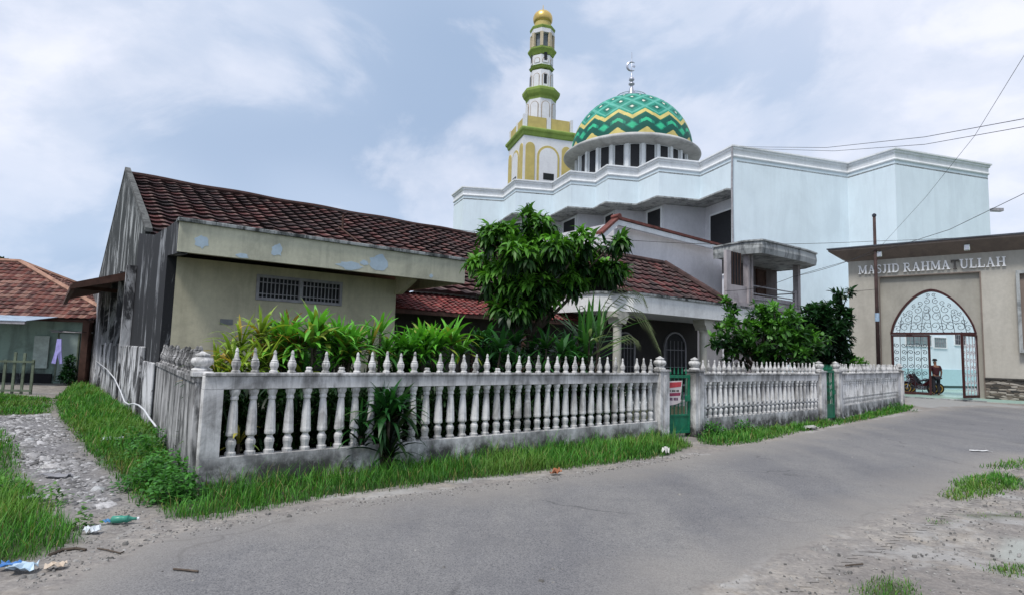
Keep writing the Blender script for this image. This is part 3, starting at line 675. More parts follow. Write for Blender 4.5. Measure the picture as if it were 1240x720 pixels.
for a0, a1 in ((1.70, 2.55), (2.62, 3.45)):
    n = 12; c = (a0 + a1) / 2; r = (a1 - a0) / 2
    for i in range(n):
        q0 = math.pi * i / n; q1 = math.pi * (i + 1) / n
        x0, x1 = c + r * math.cos(q0), c + r * math.cos(q1); z0, z1 = 1.76 + r * .85 * math.sin(q0), 1.76 + r * .85 * math.sin(q1)
        o.slab([(x0, z0), (x1, z1), (x1, 2.438), (x0, 2.438)], 1, -.01, .05)
o = o.build('window', M['cream'], H); MB(HF).box(1.67, 3.48, .08, .1, .92, 2.4).build('pane', M['dark'], o)
MB(HF).box(.98, 1.22, -.02, 0, 2.02, 2.13).build('meter_plate', plain('grey plate', (.2, .21, .22), .6), H)
# canopy slab and its deep edge beam
MB(HF).box(.12, 6.15, -1.02, 4.4, 3.62, 3.74).build('canopy_slab', M['cream'], H)
MB(HF).box(-.05, 6.15, -1.14, -1.02, 3.25, 3.80).box(6.03, 6.15, -1.02, 1.6, 3.25, 3.80).build('canopy_beam', M['beam'], H)
rnp = random.Random(5)
for (px_, py_, ru, rz_) in ((243, 293, .13, .13), (335, 303, .13, .14), (425, 322, .34, .09), (441, 318, .10, .06), (459, 318, .24, .19), (294, 310, .12, .05), (522, 334, .06, .05)):
    c_ = hv(px_, py_, -1.14); n_ = 16
    MB(HF).slab([(c_.x + ru * math.cos(2 * math.pi * i / n_) * rnp.uniform(.65, 1.15), min(3.79, max(3.26, c_.z + rz_ * math.sin(2 * math.pi * i / n_) * rnp.uniform(.65, 1.15)))) for i in range(n_)], 1, -1.1435, -1.1395).build('peeled_patch', M['peel'], H)
MB(HF).box(-.08, 6.18, -1.19, -.95, 3.80, 3.87).box(.12, 6.15, -.95, 4.4, 3.742, 3.80).build('canopy_capping', M['capstone'], H, bevel=.012)
MB(HF).slab([(-.9, 3.24), (-.2, 2.95), (0, 2.95), (0, 3.62), (-.9, 3.62)], 0, 4.86, 4.98).build('bracket', M['cream'], H)
# main roof
Sx = Vector((0, ridge_v - eave_v, ridge_z - eave_z)); run = Sx.length
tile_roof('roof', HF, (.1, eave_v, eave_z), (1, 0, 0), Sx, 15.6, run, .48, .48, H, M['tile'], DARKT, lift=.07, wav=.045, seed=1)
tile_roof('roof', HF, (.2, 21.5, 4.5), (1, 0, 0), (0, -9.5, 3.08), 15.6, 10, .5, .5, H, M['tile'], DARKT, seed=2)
MB(HF).tube([(x, 12, 7.66 + .02 * math.sin(x * 2)) for x in np.arange(.1, 15.9, .4)], .11, 8).build('ridge_cap', M['tile'] if False else plain('dark ridge tile', (.05, .025, .022), .9, 0, .5, 4), H)
MB(HF).tube([(6.75, eave_v + (12 - eave_v) * k, eave_z + (ridge_z - eave_z) * k + .1) for k in (.25, .45, .66)], .03, 6).tube([(6.9, 8.7, 6.2), (6.9, 8.7, 6.75)], .04, 6).build('roof_joint', M['wood'], H)
MB(HF).slab([(2.3, 3.2), (12, 7.3), (21.5, 4.3), (21.5, 3.4), (21.4, -.2), (21.2, -.2), (21.2, 3.3), (3.2, 3.3), (3.2, 3.2)], 0, 15.55, 15.75).build('far_gable_wall', M['white2'], H)
MB(HF).box(4.9, 15.5, 2.55, 2.7, -.2, 3.2).build('inner_wall', plaster('shade-dark inner wall', (.09, .085, .075), (.04, .04, .04), .5, .4, 0, 1, 1), H)  # shade beneath eave and lean-to painted into this dark wall colour
for u0 in (6.3, 8.9): 
    o = MB(HF).box(u0, u0 + .07, 2.48, 2.549, .1, 2.1).box(u0 + 1.1, u0 + 1.17, 2.48, 2.549, .1, 2.1).box(u0 + .07, u0 + 1.1, 2.48, 2.549, 2.03, 2.1).build('door', M['wood'], H)
    MB(HF).box(u0 + .07, u0 + 1.1, 2.50, 2.545, .1, 2.03).build('door_leaf', M['dark'], o)
# bright red lean-to
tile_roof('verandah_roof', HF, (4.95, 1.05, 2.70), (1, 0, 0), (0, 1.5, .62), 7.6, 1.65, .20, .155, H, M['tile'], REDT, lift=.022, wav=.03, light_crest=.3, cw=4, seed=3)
MB(HF).box(4.95, 12.4, 1.06, 1.14, 2.58, 2.69).build('verandah_beam', M['wood'], H)
for u_ in (9.9, 12.3): MB(HF).box(u_ - .05, u_ + .05, 1.06, 1.16, 0, 2.58).build('verandah_post', M['wood'], H)
# porch: chamfered fascia, soffit, columns
PO = [(11.6, 2.4), (11.6, -.35), (12.45, -1.1), (20.6, -1.1)]
MB(HF).sweep(PO, [(-.12, 2.98), (0, 2.98), (0, 3.52), (-.12, 3.52)]).build('porch_fascia', M['porch'], H)
MB(HF).sweep(PO, [(-.16, 3.522), (.05, 3.522), (.05, 3.59), (-.16, 3.59)]).build('porch_capping', M['capstone'], H)
MB(HF).prism([(11.72, 2.4), (11.72, -.3), (12.5, -.98), (20.6, -.98), (20.6, 2.4)], 3.10, 3.2).build('porch_soffit', M['porch'], H)
MB(HF).box(17.9, 20.6, -.94, 2.4, 3.522, 3.58).build('porch_deck', M['concrete'], H)
rv = hu(803, 321, 17.7)
pe = Vector((0, rv.y + 1.0, rv.z - 3.57)); 
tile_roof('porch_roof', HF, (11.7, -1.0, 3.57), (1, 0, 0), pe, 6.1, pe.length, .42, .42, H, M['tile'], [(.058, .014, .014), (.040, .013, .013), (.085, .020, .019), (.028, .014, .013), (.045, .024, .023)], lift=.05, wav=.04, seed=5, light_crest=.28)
MB(HF).tube([(17.8, -1.05 + (rv.y + 1.05) * k, 3.66 + (rv.z - 3.57) * k) for k in np.linspace(0, 1, 8)], .13, 8).tube([(x, rv.y, rv.z + .07) for x in np.arange(11.7, 17.9, .4)], .12, 8).build('verge_tiles', plain('dark verge tile', (.06, .035, .033), .9, 0, .6, 3), H)
MB(HF).slab([(-.9, 3.4), (2.3, 3.4), (rv.y + 2, 3.6), (rv.y, rv.z - .08)], 0, 17.55, 17.72).build('porch_gable', M['white2'], H)
MB(HF).slab([(rv.y, rv.z), (rv.y + 2.4, rv.z - 1.1), (rv.y + 2.4, rv.z - 1.2), (rv.y, rv.z - .12)], 0, 11.7, 17.6).build('porch_back_slope', M['tile_far'], H)
def column(u_, v_, zb=0.0):
    b = MB(HF)
    b.box(u_ - .2, u_ + .2, v_ - .2, v_ + .2, zb, zb + .5)
    b.lathe([(.155, .5), (.155, .54), (.135, .57), (.13, 2.45), (.135, 2.5), (.16, 2.53), (.16, 2.57), (.135, 2.6)], (u_, v_, zb), 20)
    b.slab([(u_ - .14, 2.6), (u_ + .14, 2.6), (u_ + .17, 2.7), (u_ + .26, 2.8), (u_ + .28, 2.97), (u_ - .28, 2.97), (u_ - .26, 2.8), (u_ - .17, 2.7)], 1, v_ - .24, v_ + .24)
    return b.build('porch_column', M['column'], H)
column(12.15, -.72); column(16.7, -.72)
MB(HF).box(11.8, 20.6, 2.2, 2.35, -.1, 3.1).build('porch_back_wall', plaster('shade-dark porch wall', (.055, .05, .047), (.03, .03, .03), .5, .4, 0, 1, 1), H)  # near-black wall colour carries the deep shade under the porch
MB(HF).box(11.6, 20.6, -1.0, 2.2, -.05, .16).build('porch_floor', M['concrete'], H)
for u0, wd in ((13.0, 1.3), (15.2, 1.2), (18.2, 1.5)):
    n = 10; fr = MB(HF).box(u0, u0 + .07, 2.12, 2.199, .5, 2.0).box(u0 + wd - .07, u0 + wd, 2.12, 2.199, .5, 2.0).box(u0, u0 + wd, 2.11, 2.199, .42, .5)
    for i in range(n):
        q0 = math.pi * i / n; q1 = math.pi * (i + 1) / n; c = u0 + wd / 2; r = wd / 2
        fr.slab([(c + r * math.cos(q0), 2.0 + r * .9 * math.sin(q0)), (c + r * math.cos(q1), 2.0 + r * .9 * math.sin(q1)), (c + (r - .07) * math.cos(q1), 2.0 + (r - .07) * .9 * math.sin(q1)), (c + (r - .07) * math.cos(q0), 2.0 + (r - .07) * .9 * math.sin(q0))], 1, 2.12, 2.199)
    fr = fr.build('window', M['grille'], H)
    poly = [(u0 + .05, .5), (u0 + wd - .05, .5), (u0 + wd - .05, 2.0)] + [(u0 + wd / 2 + (wd / 2 - .06) * math.cos(q), 2 + (wd / 2 - .06) * .9 * math.sin(q)) for q in np.linspace(.1, math.pi - .1, 9)] + [(u0 + .05, 2.0)]
    MB(HF).slab(poly, 1, 2.17, 2.19).build('pane', M['dark'], fr)
    b = MB(HF)
    for i in range(6): x = u0 + .12 + (wd - .24) * i / 5; b.box(x - .01, x + .01, 2.09, 2.105, .5, 2.3)
    b.box(u0 + .05, u0 + wd - .05, 2.085, 2.09, 1.9, 1.93).box(u0 + .05, u0 + wd - .05, 2.085, 2.09, 1.2, 1.22); b.build('grille', M['grille'], fr)
MB(HF).box(14.35, 15.1, 2.15, 2.199, .16, 2.5).build('door', M['dark'], H)
# side awning of old boards on the gable wall
aw = MB(HF).slab([(-.06, 3.58), (-1.35, 3.14), (-1.35, 3.07), (-.06, 3.50)], 1, 6.4, 14.0).build('side_awning', M['wood'], H)
MB(HF).box(-1.40, -1.30, 6.3, 14.1, 2.92, 3.06).build('awning_beam', M['wood'], aw)
MB(HF).slab([(-.08, 3.48), (-1.4, 3.06), (-1.4, 2.95), (-.08, 3.33)], 1, 6.25, 6.39).slab([(-.08, 3.05), (-1.3, 3.10), (-1.3, 3.2), (-.08, 3.16)], 1, 8.0, 8.1).build('awning_rafter', M['wood'], aw)
# pipe along the side wall
pp = [hu(*p, -.34) for p in ((105, 427), (112, 433), (121, 440), (130, 447), (139, 458), (146, 473), (151, 486), (156, 489), (162, 488), (168, 490), (175, 496), (182, 507), (187, 513), (189, 516))]
b = MB(HF).tube(pp, .015, 8).build('plastic_pipe', M['pvc'], smooth=True, loc=HF @ pp[0]); tag(b, 'white plastic pipe sagging along the mouldy low side wall', 'pipe')
#PART3
# ------------------------------------------------------------------ white gabled house behind
B2 = thing('gabled_house', 'white two storey house with thin red tile roof before the stepped mosque wall', 'house', HF @ Vector((16.1, 3, 0)))
e0 = hv(745, 268, 3.2); e1 = hv(870, 299, 3.2); zE = e0.z
u0, u1 = e0.x + .45, hv(881, 345, 3.2).x
MB(HF).box(u0, u1, 3.5, 9.5, 0, zE + .1).build('wall', M['white2'], B2)
gl_, ga_ = hv(726, 284, 3.2), hv(745, 267, 3.2)
MB(HF).slab([(gl_.x, gl_.z - .22), (ga_.x, ga_.z - .22), (e1.x, e1.z - .22), (e1.x, e1.z - .02), (ga_.x, ga_.z), (gl_.x, gl_.z - .02)], 1, 3.02, 3.14).build('bargeboard', M['mosque_trim'], B2)
MB(HF).slab([(gl_.x - .05, gl_.z), (ga_.x, ga_.z + .02), (e1.x + .1, e1.z), (e1.x + .1, e1.z + .10), (ga_.x, ga_.z + .13), (gl_.x - .05, gl_.z + .10)], 1, 2.96, 3.35).build('roof', plain('thin red tile edge', (.15, .05, .04), .85, 0, .5, 3), B2)
MB(HF).slab([(gl_.x, gl_.z - .25), (ga_.x, ga_.z - .23), (ga_.x, ga_.z - .05), (gl_.x, gl_.z - .05)], 1, 3.141, 3.34).build('soffit', M['mosque_trim'], B2)
MB(HF).tube([(ga_.x, 2.94, ga_.z + .14), (ga_.x, 3.35, ga_.z + .14)], .12, 8).build('ridge_tile', plain('red ridge tile', (.17, .055, .045), .85, 0, .5, 3), B2)
MB(HF).box(u0 - .28, u0 - .05, 3.2, 3.5, zE - .55, zE - .26).build('eave_bracket', M['mosque_trim'], B2)
# balcony annex
AN = thing('balcony_annex', 'unfinished concrete balcony tower with a stained flat canopy above the porch', 'building', HF @ Vector((23, 1.4, 0)))
V1 = 1.2
c0 = hv(905, 300, V1 - .8); zc_ = c0.z; 
colL = hv(907, 340, V1).x; colR = hv(966, 340, V1).x; wl = hv(881, 340, V1).x
zt = hv(966, 322, V1).z
can = [(colL - .1, V1 + 1.7), (colL - .45, V1 - .1), (colL - .25, V1 - .75), (colR - 1.2, V1 - .9), (colR + .1, V1 - .8), (colR + .9, V1 + .1), (colR + .9, V1 + 1.6)]
can = can[::-1]
MB(HF).prism(can, zt, zt + .12).build('canopy_slab', M['concrete'], AN)
MB(HF).sweep(can[::-1], [(-.1, zt + .121), (.06, zt - .05), (.10, zt + .2), (.06, zt + .50), (-.1, zt + .50)]).sweep(can[::-1], [(.0, zt + .502), (.13, zt + .502), (.13, zt + .57), (.0, zt + .57)]).build('canopy_edge', M['concrete'], AN)
zf = hv(940, 372, V1).z
MB(HF).box(colL - 1.3, colR + .3, V1 - .12, V1 + 1.6, zf - .18, zf).build('balcony_floor', M['pink'], AN)
MB(HF).box(colL - 1.8, colL - .18, V1, V1 + .14, zf, zf + .75).box(colL - 1.8, colL - .18, V1, V1 + .14, 0, zf - .18).box(colL - 1.8, colL - 1.45, V1, V1 + .14, zf + .75, zt).build('front_wall', M['pink'], AN)
MB(HF).box(colL - 1.45, colL - .5, V1 + .08, V1 + .1, zf + .75, zt).build('dark_opening', M['dark'], AN)
for i in range(4): MB(HF).box(colL - 1.3 + i * .22, colL - 1.28 + i * .22, V1 + .03, V1 + .05, zf + .75, zt).build('grille_bar', M['wood'], AN)
for x_, w_ in ((colL - .1, .16), (colL + .16, .14), (colR, .26)): MB(HF).box(x_ - w_ / 2, x_ + w_ / 2, V1 - .08, V1 + .18, 0, zt).build('column', M['pink'], AN)
bw0, bw1 = hv(888, 340, V1 + 1.6).x, hv(941, 340, V1 + 1.6).x
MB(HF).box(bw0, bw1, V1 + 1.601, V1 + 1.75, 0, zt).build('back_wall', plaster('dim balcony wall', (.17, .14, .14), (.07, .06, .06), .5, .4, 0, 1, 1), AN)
dw = hv(915, 340, V1 + 1.6).x
o = MB(HF).box(dw, dw + .07, V1 + 1.5, V1 + 1.6, zf, zf + 2.1).box(dw + .8, dw + .87, V1 + 1.5, V1 + 1.6, zf, zf + 2.1).box(dw + .07, dw + .8, V1 + 1.5, V1 + 1.6, zf + 2.03, zf + 2.1).build('door', M['wood'], AN)
MB(HF).box(dw + .08, dw + .79, V1 + 1.54, V1 + 1.58, zf, zf + 2.02).build('door_leaf', M['wood'], o)
MB(HF).box(colL + .26, colR - .15, V1 + .02, V1 + .10, zf, zf + .42).build('parapet', M['pink'], AN)
b = MB(HF)
for z_ in (.25, .5, .85): b.tube([(colL + .2, V1, zf + z_), (colR, V1, zf + z_)], .03, 6)
b.tube([(colR, V1, zf + .85), (colR, V1 + 1.6, zf + .85)], .03, 6).tube([(colR, V1, zf + .4), (colR, V1 + 1.6, zf + .4)], .03, 6); b.build('railing', M['grille'], AN)
MB(HF).box(colR - .35, colR - .05, V1 - .02, V1 + .1, zf, zf + .95).build('railing_panel', M['pink'], AN)

# ------------------------------------------------------------------ the mosque
HM = 15.0
PW = [onz(*p, HM).to_2d() for p in ((550, 236), (561.7, 226.7), (610, 230), (625, 218), (670, 221.7), (691.7, 208), (721.7, 210.7), (736.7, 200.7), (773, 204), (798, 191.7), (848, 197), (888, 177), (1026, 198.6), (1083, 180.5), (1195.6, 199.7))]
mM = Vector((.956, .292)); nM = Vector((-.292, .956))
Q = [PW[-1]]                          # squared up: run back from the right end in alternating directions
for i in range(len(PW) - 2, -1, -1):
    d = PW[i] - PW[i + 1]; ax = mM if abs(d.dot(mM)) > abs(d.dot(nM)) else nM
    Q.append(PW[i].copy() if True else Q[-1] + ax * d.dot(ax))
PW = Q[::-1]
MQ = thing('mosque', 'large pale blue mosque hall with stepped walls and moulded cornice', 'mosque', (13.7, 36.3, 0))
back = [PW[-1] + nM * 22, PW[0] + mM * 9]
band = [p for p in PW[:12]]
CORN = [(-.25, HM - .72), (.03, HM - .72), (.07, HM - .66), (.07, HM - .60), (.03, HM - .54), (.04, HM - .26), (.11, HM - .20), (.11, HM - .10), (.19, HM - .06), (.19, HM + .03), (-.25, HM + .03)]
prof_path = [tuple(p) for p in PW]
# outward side is to the right of travel (towards the viewer) when walking from left to right
MB().sweep([tuple(back[1])] + prof_path + [tuple(back[0])], CORN).build('cornice', M['mosque_trim'], MQ)
cpath = prof_path[2:11] + [tuple(PW[11] + nM * .2)]
MB().sweep([tuple(back[1])] + prof_path[:3], [(-.25, -.5), (0, -.5), (0, 12.35), (-.25, 12.35)]).build('end_wall', M['mosque'], MQ)
MB().sweep([tuple(back[1])] + prof_path[:12], [(-.25, 12.351), (0, 12.351), (0, HM - .721), (-.25, HM - .721)]).build('upper_wall', M['mosque'], MQ)
MB().sweep(cpath, [(-1.4, 12.18), (.38, 12.20), (.38, 12.30), (-1.4, 12.345)]).build('canopy_slab', M['concrete'], MQ)
MB().sweep(prof_path[11:] + [tuple(back[0])], [(-.25, -.5), (0, -.5), (0, HM - .721), (-.25, HM - .721)]).build('hall_wall', M['mosque'], MQ)
MB().prism([tuple(p) for p in [PW[0] + nM * 12 + mM * 9, PW[0] + mM * 9] + PW + [PW[-1] + nM * 22]], HM - 1.0, HM - .9).build('roof_slab', M['concrete'], MQ)
LW = []
Dm = []
for i in range(11):
    A_, B_ = PW[i], PW[i + 1]
inset = 1.1
low = []
path = [Vector(p) for p in prof_path[:12]]
for i, p in enumerate(path):
    d0 = (p - path[i - 1]) if i else (path[1] - p); d1 = (path[i + 1] - p) if i < len(path) - 1 else d0
    n0 = Vector((d0.y, -d0.x)).normalized(); n1 = Vector((d1.y, -d1.x)).normalized(); b_ = n0 + n1; b_ = b_ / max(.3, b_.dot(n0))
    low.append(p - b_ * inset)
low = low[2:]; low[-1] = path[-1] + nM * .2 + mM * inset
low[0] = path[2] + mM * .05
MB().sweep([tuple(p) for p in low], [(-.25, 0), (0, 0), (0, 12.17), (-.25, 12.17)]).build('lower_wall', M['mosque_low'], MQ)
for i in range(len(low) - 1):
    A_, B_ = low[i], low[i + 1]; d = B_ - A_
    if abs(d.normalized().dot(nM)) < .8: continue
    Wf = frame(A_, d.normalized(), (-d.normalized().y, d.normalized().x)); L_ = d.length
    big = (i >= 7); z0, z1 = (7.2, 11.4) if big else (9.2, 11.95); a0, a1 = (.15 * L_, .97 * L_) if big else (.22 * L_, .86 * L_)
    o = MB(Wf).box(a0 - .12, a0, -.06, -.002, z0, z1).box(a1, a1 + .12, -.06, -.002, z0, z1).box(a0 - .12, a1 + .12, -.06, -.002, z1, z1 + .12).box(a0 - .12, a1 + .12, -.1, -.002, z0 - .1, z0).build('window', M['mosque_trim'], MQ)
    MB(Wf).box(a0, a1, -.03, -.003, z0, z1).build('pane', M['dark'], o)
# windows low on the hall wall seen through the gateway
A_, B_ = PW[13], PW[14]; d = (B_ - A_).normalized(); nn_ = Vector((-d.y, d.x))
WF = frame(A_, d, nn_)
def onwall(px, py): return WF.inverted() @ onpl(px, py, A_, nn_)
for (x0, y0, x1, y1) in ((1097, 406, 1127, 417), (1131, 409, 1145, 420), (1156, 405.5, 1168, 416.5)):
    p, q_ = onwall(x0, y1), onwall(x1, y0)
    o = MB(WF).box(p.x - .06, q_.x + .06, -.05, -.002, q_.z, q_.z + .06).box(p.x - .06, q_.x + .06, -.05, -.002, p.z - .06, p.z).box(p.x - .06, p.x, -.05, -.002, p.z, q_.z).box(q_.x, q_.x + .06, -.05, -.002, p.z, q_.z).build('window', M['mosque_trim'], MQ)
    MB(WF).box(p.x, q_.x, -.02, -.003, p.z, q_.z).build('pane', M['glass'] if x0 > 1150 else plain('grey pane', (.22, .28, .30), .4), o)
    b = MB(WF); 
    for k in range(1, 6): x = p.x + (q_.x - p.x) * k / 6; b.box(x - .012, x + .012, -.045, -.03, p.z, q_.z)
    b.box(p.x, q_.x, -.03, -.021, (p.z + q_.z) / 2 - .012, (p.z + q_.z) / 2 + .012); b.build('bar', M['grille'], o)
b = onwall(1110, 422); MB(WF).box(-3, 10, -.05, -.002, -.2, b.z - 1.2).build('wall_tiling', plain('pale aqua wall tiles', (.42, .62, .66), .3, 0, .06), MQ)
MB(WF).box(-3, 10, -.06, -.051, .2, .34).build('skirting', plain('dark green skirting', (.03, .07, .06), .4), MQ)
# down pipe beside the tall hall
P1 = PW[11]; MB().tube([(P1.x - .12, P1.y - .12, 14.9), (P1.x - .15, P1.y - .1, 12.4), (P1.x - .1, P1.y - .12, 6)], .06, 6).build('down_pipe', M['grille'], MQ)
MB().box(31.9, 32.6, 38.6, 38.9, 11.9, 12.1).build('spout', M['grille'], MQ)

# dome on its drum
DC = ond(764, 190, 52); DCx, DCy = DC.x, 52.0
DM = thing('dome', 'green and yellow zigzag patterned dome on a white windowed drum', 'dome', (DCx, DCy, 14.1))
rD = 5.38; zR = 19.3
MB().lathe([(4.95, 13.9), (4.95, 14.4), (4.85, 14.41), (4.85, 19.0)], (DCx, DCy, 0), 72).build('drum', M['mosque_trim'], DM, smooth=False)
MB().lathe([(4.86, 18.98), (5.85, 19.16), (6.02, 19.20), (6.08, 19.30), (6.04, 19.42), (5.75, 19.62), (5.5, 19.72), (5.35, 19.73)], (DCx, DCy, 0), 72).build('rim', plaster('grey cream dome rim', (.50, .50, .49), (.2, .2, .2), .4, .4, 0, 1, .5), DM, smooth=True)
for k in range(24):
    q0 = 2 * math.pi * (k + .22) / 24; q1 = 2 * math.pi * (k + .78) / 24; r0 = 4.86; r1 = 4.93
    b = MB(Matrix.Translation((DCx, DCy, 0)))
    P = lambda q, r: (r * math.cos(q), r * math.sin(q)); qm = (q0 + q1) / 2
    b.prism([P(q0, 4.84), P(q0, r0 + .01), P(qm, r0 + .02), P(q1, r0 + .01), P(q1, 4.84)], 16.3, 18.93); b.build('window', M['dark'], DM)
    b = MB(Matrix.Translation((DCx, DCy, 0))); g0 = q1 + .03; g1 = 2 * math.pi * (k + 1.22) / 24 - .03
    b.prism([P(g0, 4.85), P(g0, 5.05), P(g1, 5.05), P(g1, 4.85)], 14.4, 18.98); b.build('pier', M['mosque_trim'], DM)
NR, NS = 150, 14 * 30; vs = []; fs = []; cs = []
DG, MG, LG, TQ, YL, WH = (.006, .10, .075), (.015, .25, .16), (.04, .50, .26), (.10, .40, .32), (.64, .53, .18), (.72, .72, .60)
for j in range(NR + 1):
    q = (math.pi / 2) * j / NR * .985; rr = rD * math.cos(q) ** .96; zz = 19.66 + 5.2 * math.sin(q)
    for k in range(NS): a_ = 2 * math.pi * k / NS; vs.append((rr * math.cos(a_), rr * math.sin(a_), zz))
ph0 = math.atan2(-DCy, -DCx)
for j in range(NR):
    t_ = (j + .5) / NR
    for k in range(NS):
        f_ = (14 * ((k + .5) / NS - ph0 / (2 * math.pi)) - .03) % 1.0; s_ = 1 - 2 * abs(f_ - .5); e = t_ - (.187 + .096 * s_)
        if abs(e) < .023: c = YL
        elif e < 0:
            c = DG
            if t_ < .078 * (s_ - .30) / .70: c = YL
            elif abs(t_ - .094) / .052 + s_ / .46 < 1: c = LG if abs(t_ - .094) / .052 + s_ / .46 < .72 else MG
            elif s_ > .48 and abs(t_ - (.168 - .085 * (1 - s_))) < .019 and s_ < 1.1: c = LG if s_ > .62 else MG
            elif e > -.040: c = (.008, .13, .09)
        else:
            A_ = (t_ - .337) / .206; u1 = (A_ + f_) % 1; v1 = (A_ - f_) % 1; du = min(u1, 1 - u1); dv = min(v1, 1 - v1)
            if e < .045: c = MG
            elif du > .41 or dv > .41: c = TQ
            elif du < .09 and dv < .09: c = WH
            elif du < .24 and dv < .24: c = (.008, .14, .105)
            else: c = (.02, .25, .18)
            if t_ > .94: c = TQ
        fs.append((j * NS + k, j * NS + (k + 1) % NS, (j + 1) * NS + (k + 1) % NS, (j + 1) * NS + k)); cs.append(c)
b = MB(Matrix.Translation((DCx, DCy, 0))); b.c = []; b.add(vs, fs, cs); b.build('shell', M['dome'], DM, smooth=True)
FZ = Matrix.Translation((0, 0, -.44))
MB(FZ).lathe([(1.25, 25.1), (1.25, 25.28), (1.15, 25.3), (.5, 25.42), (.3, 25.9), (.13, 26.5), (.13, 26.6), (.28, 26.72), (.28, 26.82), (.1, 26.9), (.12, 27.0), (.26, 27.15), (.22, 27.32), (.06, 27.45), (.04, 28.0), (.02, 29.8)], (DCx, DCy, 0), 20).build('finial', M['silver'], DM, smooth=True)
b = MB(FZ); rings = [(DCx + 1.35 * math.cos(q), DCy + 1.35 * math.sin(q)) for q in np.linspace(0, 2 * math.pi, 33)]
b.tube([(x, y, 25.5) for x, y in rings], .035, 5).tube([(x, y, 25.32) for x, y in rings], .03, 5)
for x, y in rings[::2]: b.box(x - .03, x + .03, y - .03, y + .03, 25.0, 25.5)
b.build('top_railing', M['silver'], DM)
b = MB(FZ); cz = 28.45; n = 22; R1 = .42
vs = []
pth = [(DCx + R1 * math.cos(q), DCy, cz + R1 * math.sin(q)) for q in np.linspace(R(50), R(310), n)]
b.tube(pth, [.02 + .09 * math.sin(math.pi * i / (n - 1)) for i in range(n)], 6)
st = []
for i in range(10): r_ = .17 if i % 2 == 0 else .07; q = math.pi / 2 + i * math.pi / 5; st.append((DCx + .2 + r_ * math.cos(q), cz + r_ * math.sin(q)))
b.slab(st, 1, DCy - .02, DCy + .02); b.build('crescent_and_star', M['silver'], DM)

# minaret
KX, KY = ond(637, 200, 60).x - .3, 60.0; S_ = 5.5
MF = frame((KX, KY), tuple(mM), tuple(nM)); cx = cy = S_ / 2
MN = thing('minaret', 'tall white minaret with lime green cornices, gold panels and golden onion dome', 'minaret', MF @ Vector((cx, cy, 0)))
MB(MF).box(0, S_, 0, S_, 0, 24.3).build('base', M['minaret'], MN)
def arch_pts(xc, w_, z0, z1, n=10): return [(xc - w_ / 2, z0), (xc + w_ / 2, z0), (xc + w_ / 2, z1 - w_ / 2)] + [(xc + w_ / 2 * math.cos(q), z1 - w_ / 2 + w_ / 2 * math.sin(q)) for q in np.linspace(0, math.pi, n)[1:-1]] + [(xc - w_ / 2, z1 - w_ / 2)]
def face_frame(i):       # four faces of the square base
    T = Matrix.Translation((cx, cy, 0)) @ Matrix.Rotation(-i * math.pi / 2, 4, 'Z') @ Matrix.Translation((-cx, -cy, 0)); return MF @ T
for i in (0, 1, 2, 3):
    Wf = face_frame(i)
    for xc in (.72, S_ - .72): MB(Wf).slab(arch_pts(xc, 1.0, 5, 23.6), 1, -.08, -.001).build('corner_pilaster', M['gold'], MN)
    MB(Wf).slab(arch_pts(cx, 2.5, 5, 23.45, 14), 1, -.07, -.001).build('arch_surround', M['gold'], MN)
    MB(Wf).slab(arch_pts(cx, 2.05, 5, 23.2, 14), 1, -.10, -.071).build('arch_panel', M['minaret'], MN)
    MB(Wf).box(cx - .55, cx + .65, -.12, -.101, 19.75, 20.45).build('vent', M['dark'], MN)
b = MB(MF); ring = lambda o_, z: None
sq = [(0, 0), (0, S_), (S_, S_), (S_, 0)]
def sqr(o_): return [(-o_, -o_), (S_ + o_, -o_), (S_ + o_, S_ + o_), (-o_, S_ + o_)]
def loft(M_, rings_, name, mat, parent):
    b = MB(M_); n = len(rings_[0][0]); vs = []; fs = []
    for poly, z in rings_: vs += [(x, y, z) for x, y in poly]
    for j in range(len(rings_) - 1):
        for k in range(n): fs.append((j * n + k, j * n + (k + 1) % n, (j + 1) * n + (k + 1) % n, (j + 1) * n + k))
    fs += [tuple(range(n))[::-1], tuple(range((len(rings_) - 1) * n, len(rings_) * n))]; b.add(vs, fs); return b.build(name, mat, parent)
loft(MF, [(sqr(.02), 24.3), (sqr(.02), 24.35), (sqr(.10), 24.4), (sqr(.16), 24.7), (sqr(.30), 24.85), (sqr(.34), 25.0), (sqr(.34), 25.12), (sqr(.1), 25.25)], 'cornice', M['lime'], MN)
for i in (0, 1, 2, 3):
    Wf = face_frame(i)
    for x0, x1 in ((.35, cx - .25), (cx + .25, S_ - .35)): MB(Wf).box(x0, x1, .1, .2, 25.26, 26.5).build('parapet_panel', M['gold'], MN)
    for xc in (0.1, cx): MB(Wf).box(xc - .2, xc + .24, .02, .28, 25.26, 26.6).build('parapet_post', M['minaret'], MN)
def oct_(r, n=8, rot=R(22.5)): return [(cx + r * math.cos(rot + 2 * math.pi * k / n), cy + r * math.sin(rot + 2 * math.pi * k / n)) for k in range(n)]
AX = [ond(656, y, KY + 3.2).z for y in (150, 124.5, 112, 89, 82.5, 71, 61, 41, 34, 28, 12.5, 5)]
zA, zB, zBt, zC, zCt, zD, zDt, zE_, zEt, zG, zT, zS = AX
loft(MF, [(oct_(1.72), 25.26), (oct_(1.66), zB)], 'lower_shaft', M['minaret'], MN)
loft(MF, [(oct_(1.66), zB - .05), (oct_(1.72), zB + .25), (oct_(1.95), zB + .5), (oct_(2.1), zBt - .35), (oct_(2.12), zBt - .1), (oct_(2.0), zBt), (oct_(1.3), zBt + .1)], 'cornice', M['lime'], MN)
loft(MF, [(oct_(1.36), zBt + .1), (oct_(1.30), zC)], 'middle_shaft', M['minaret'], MN)
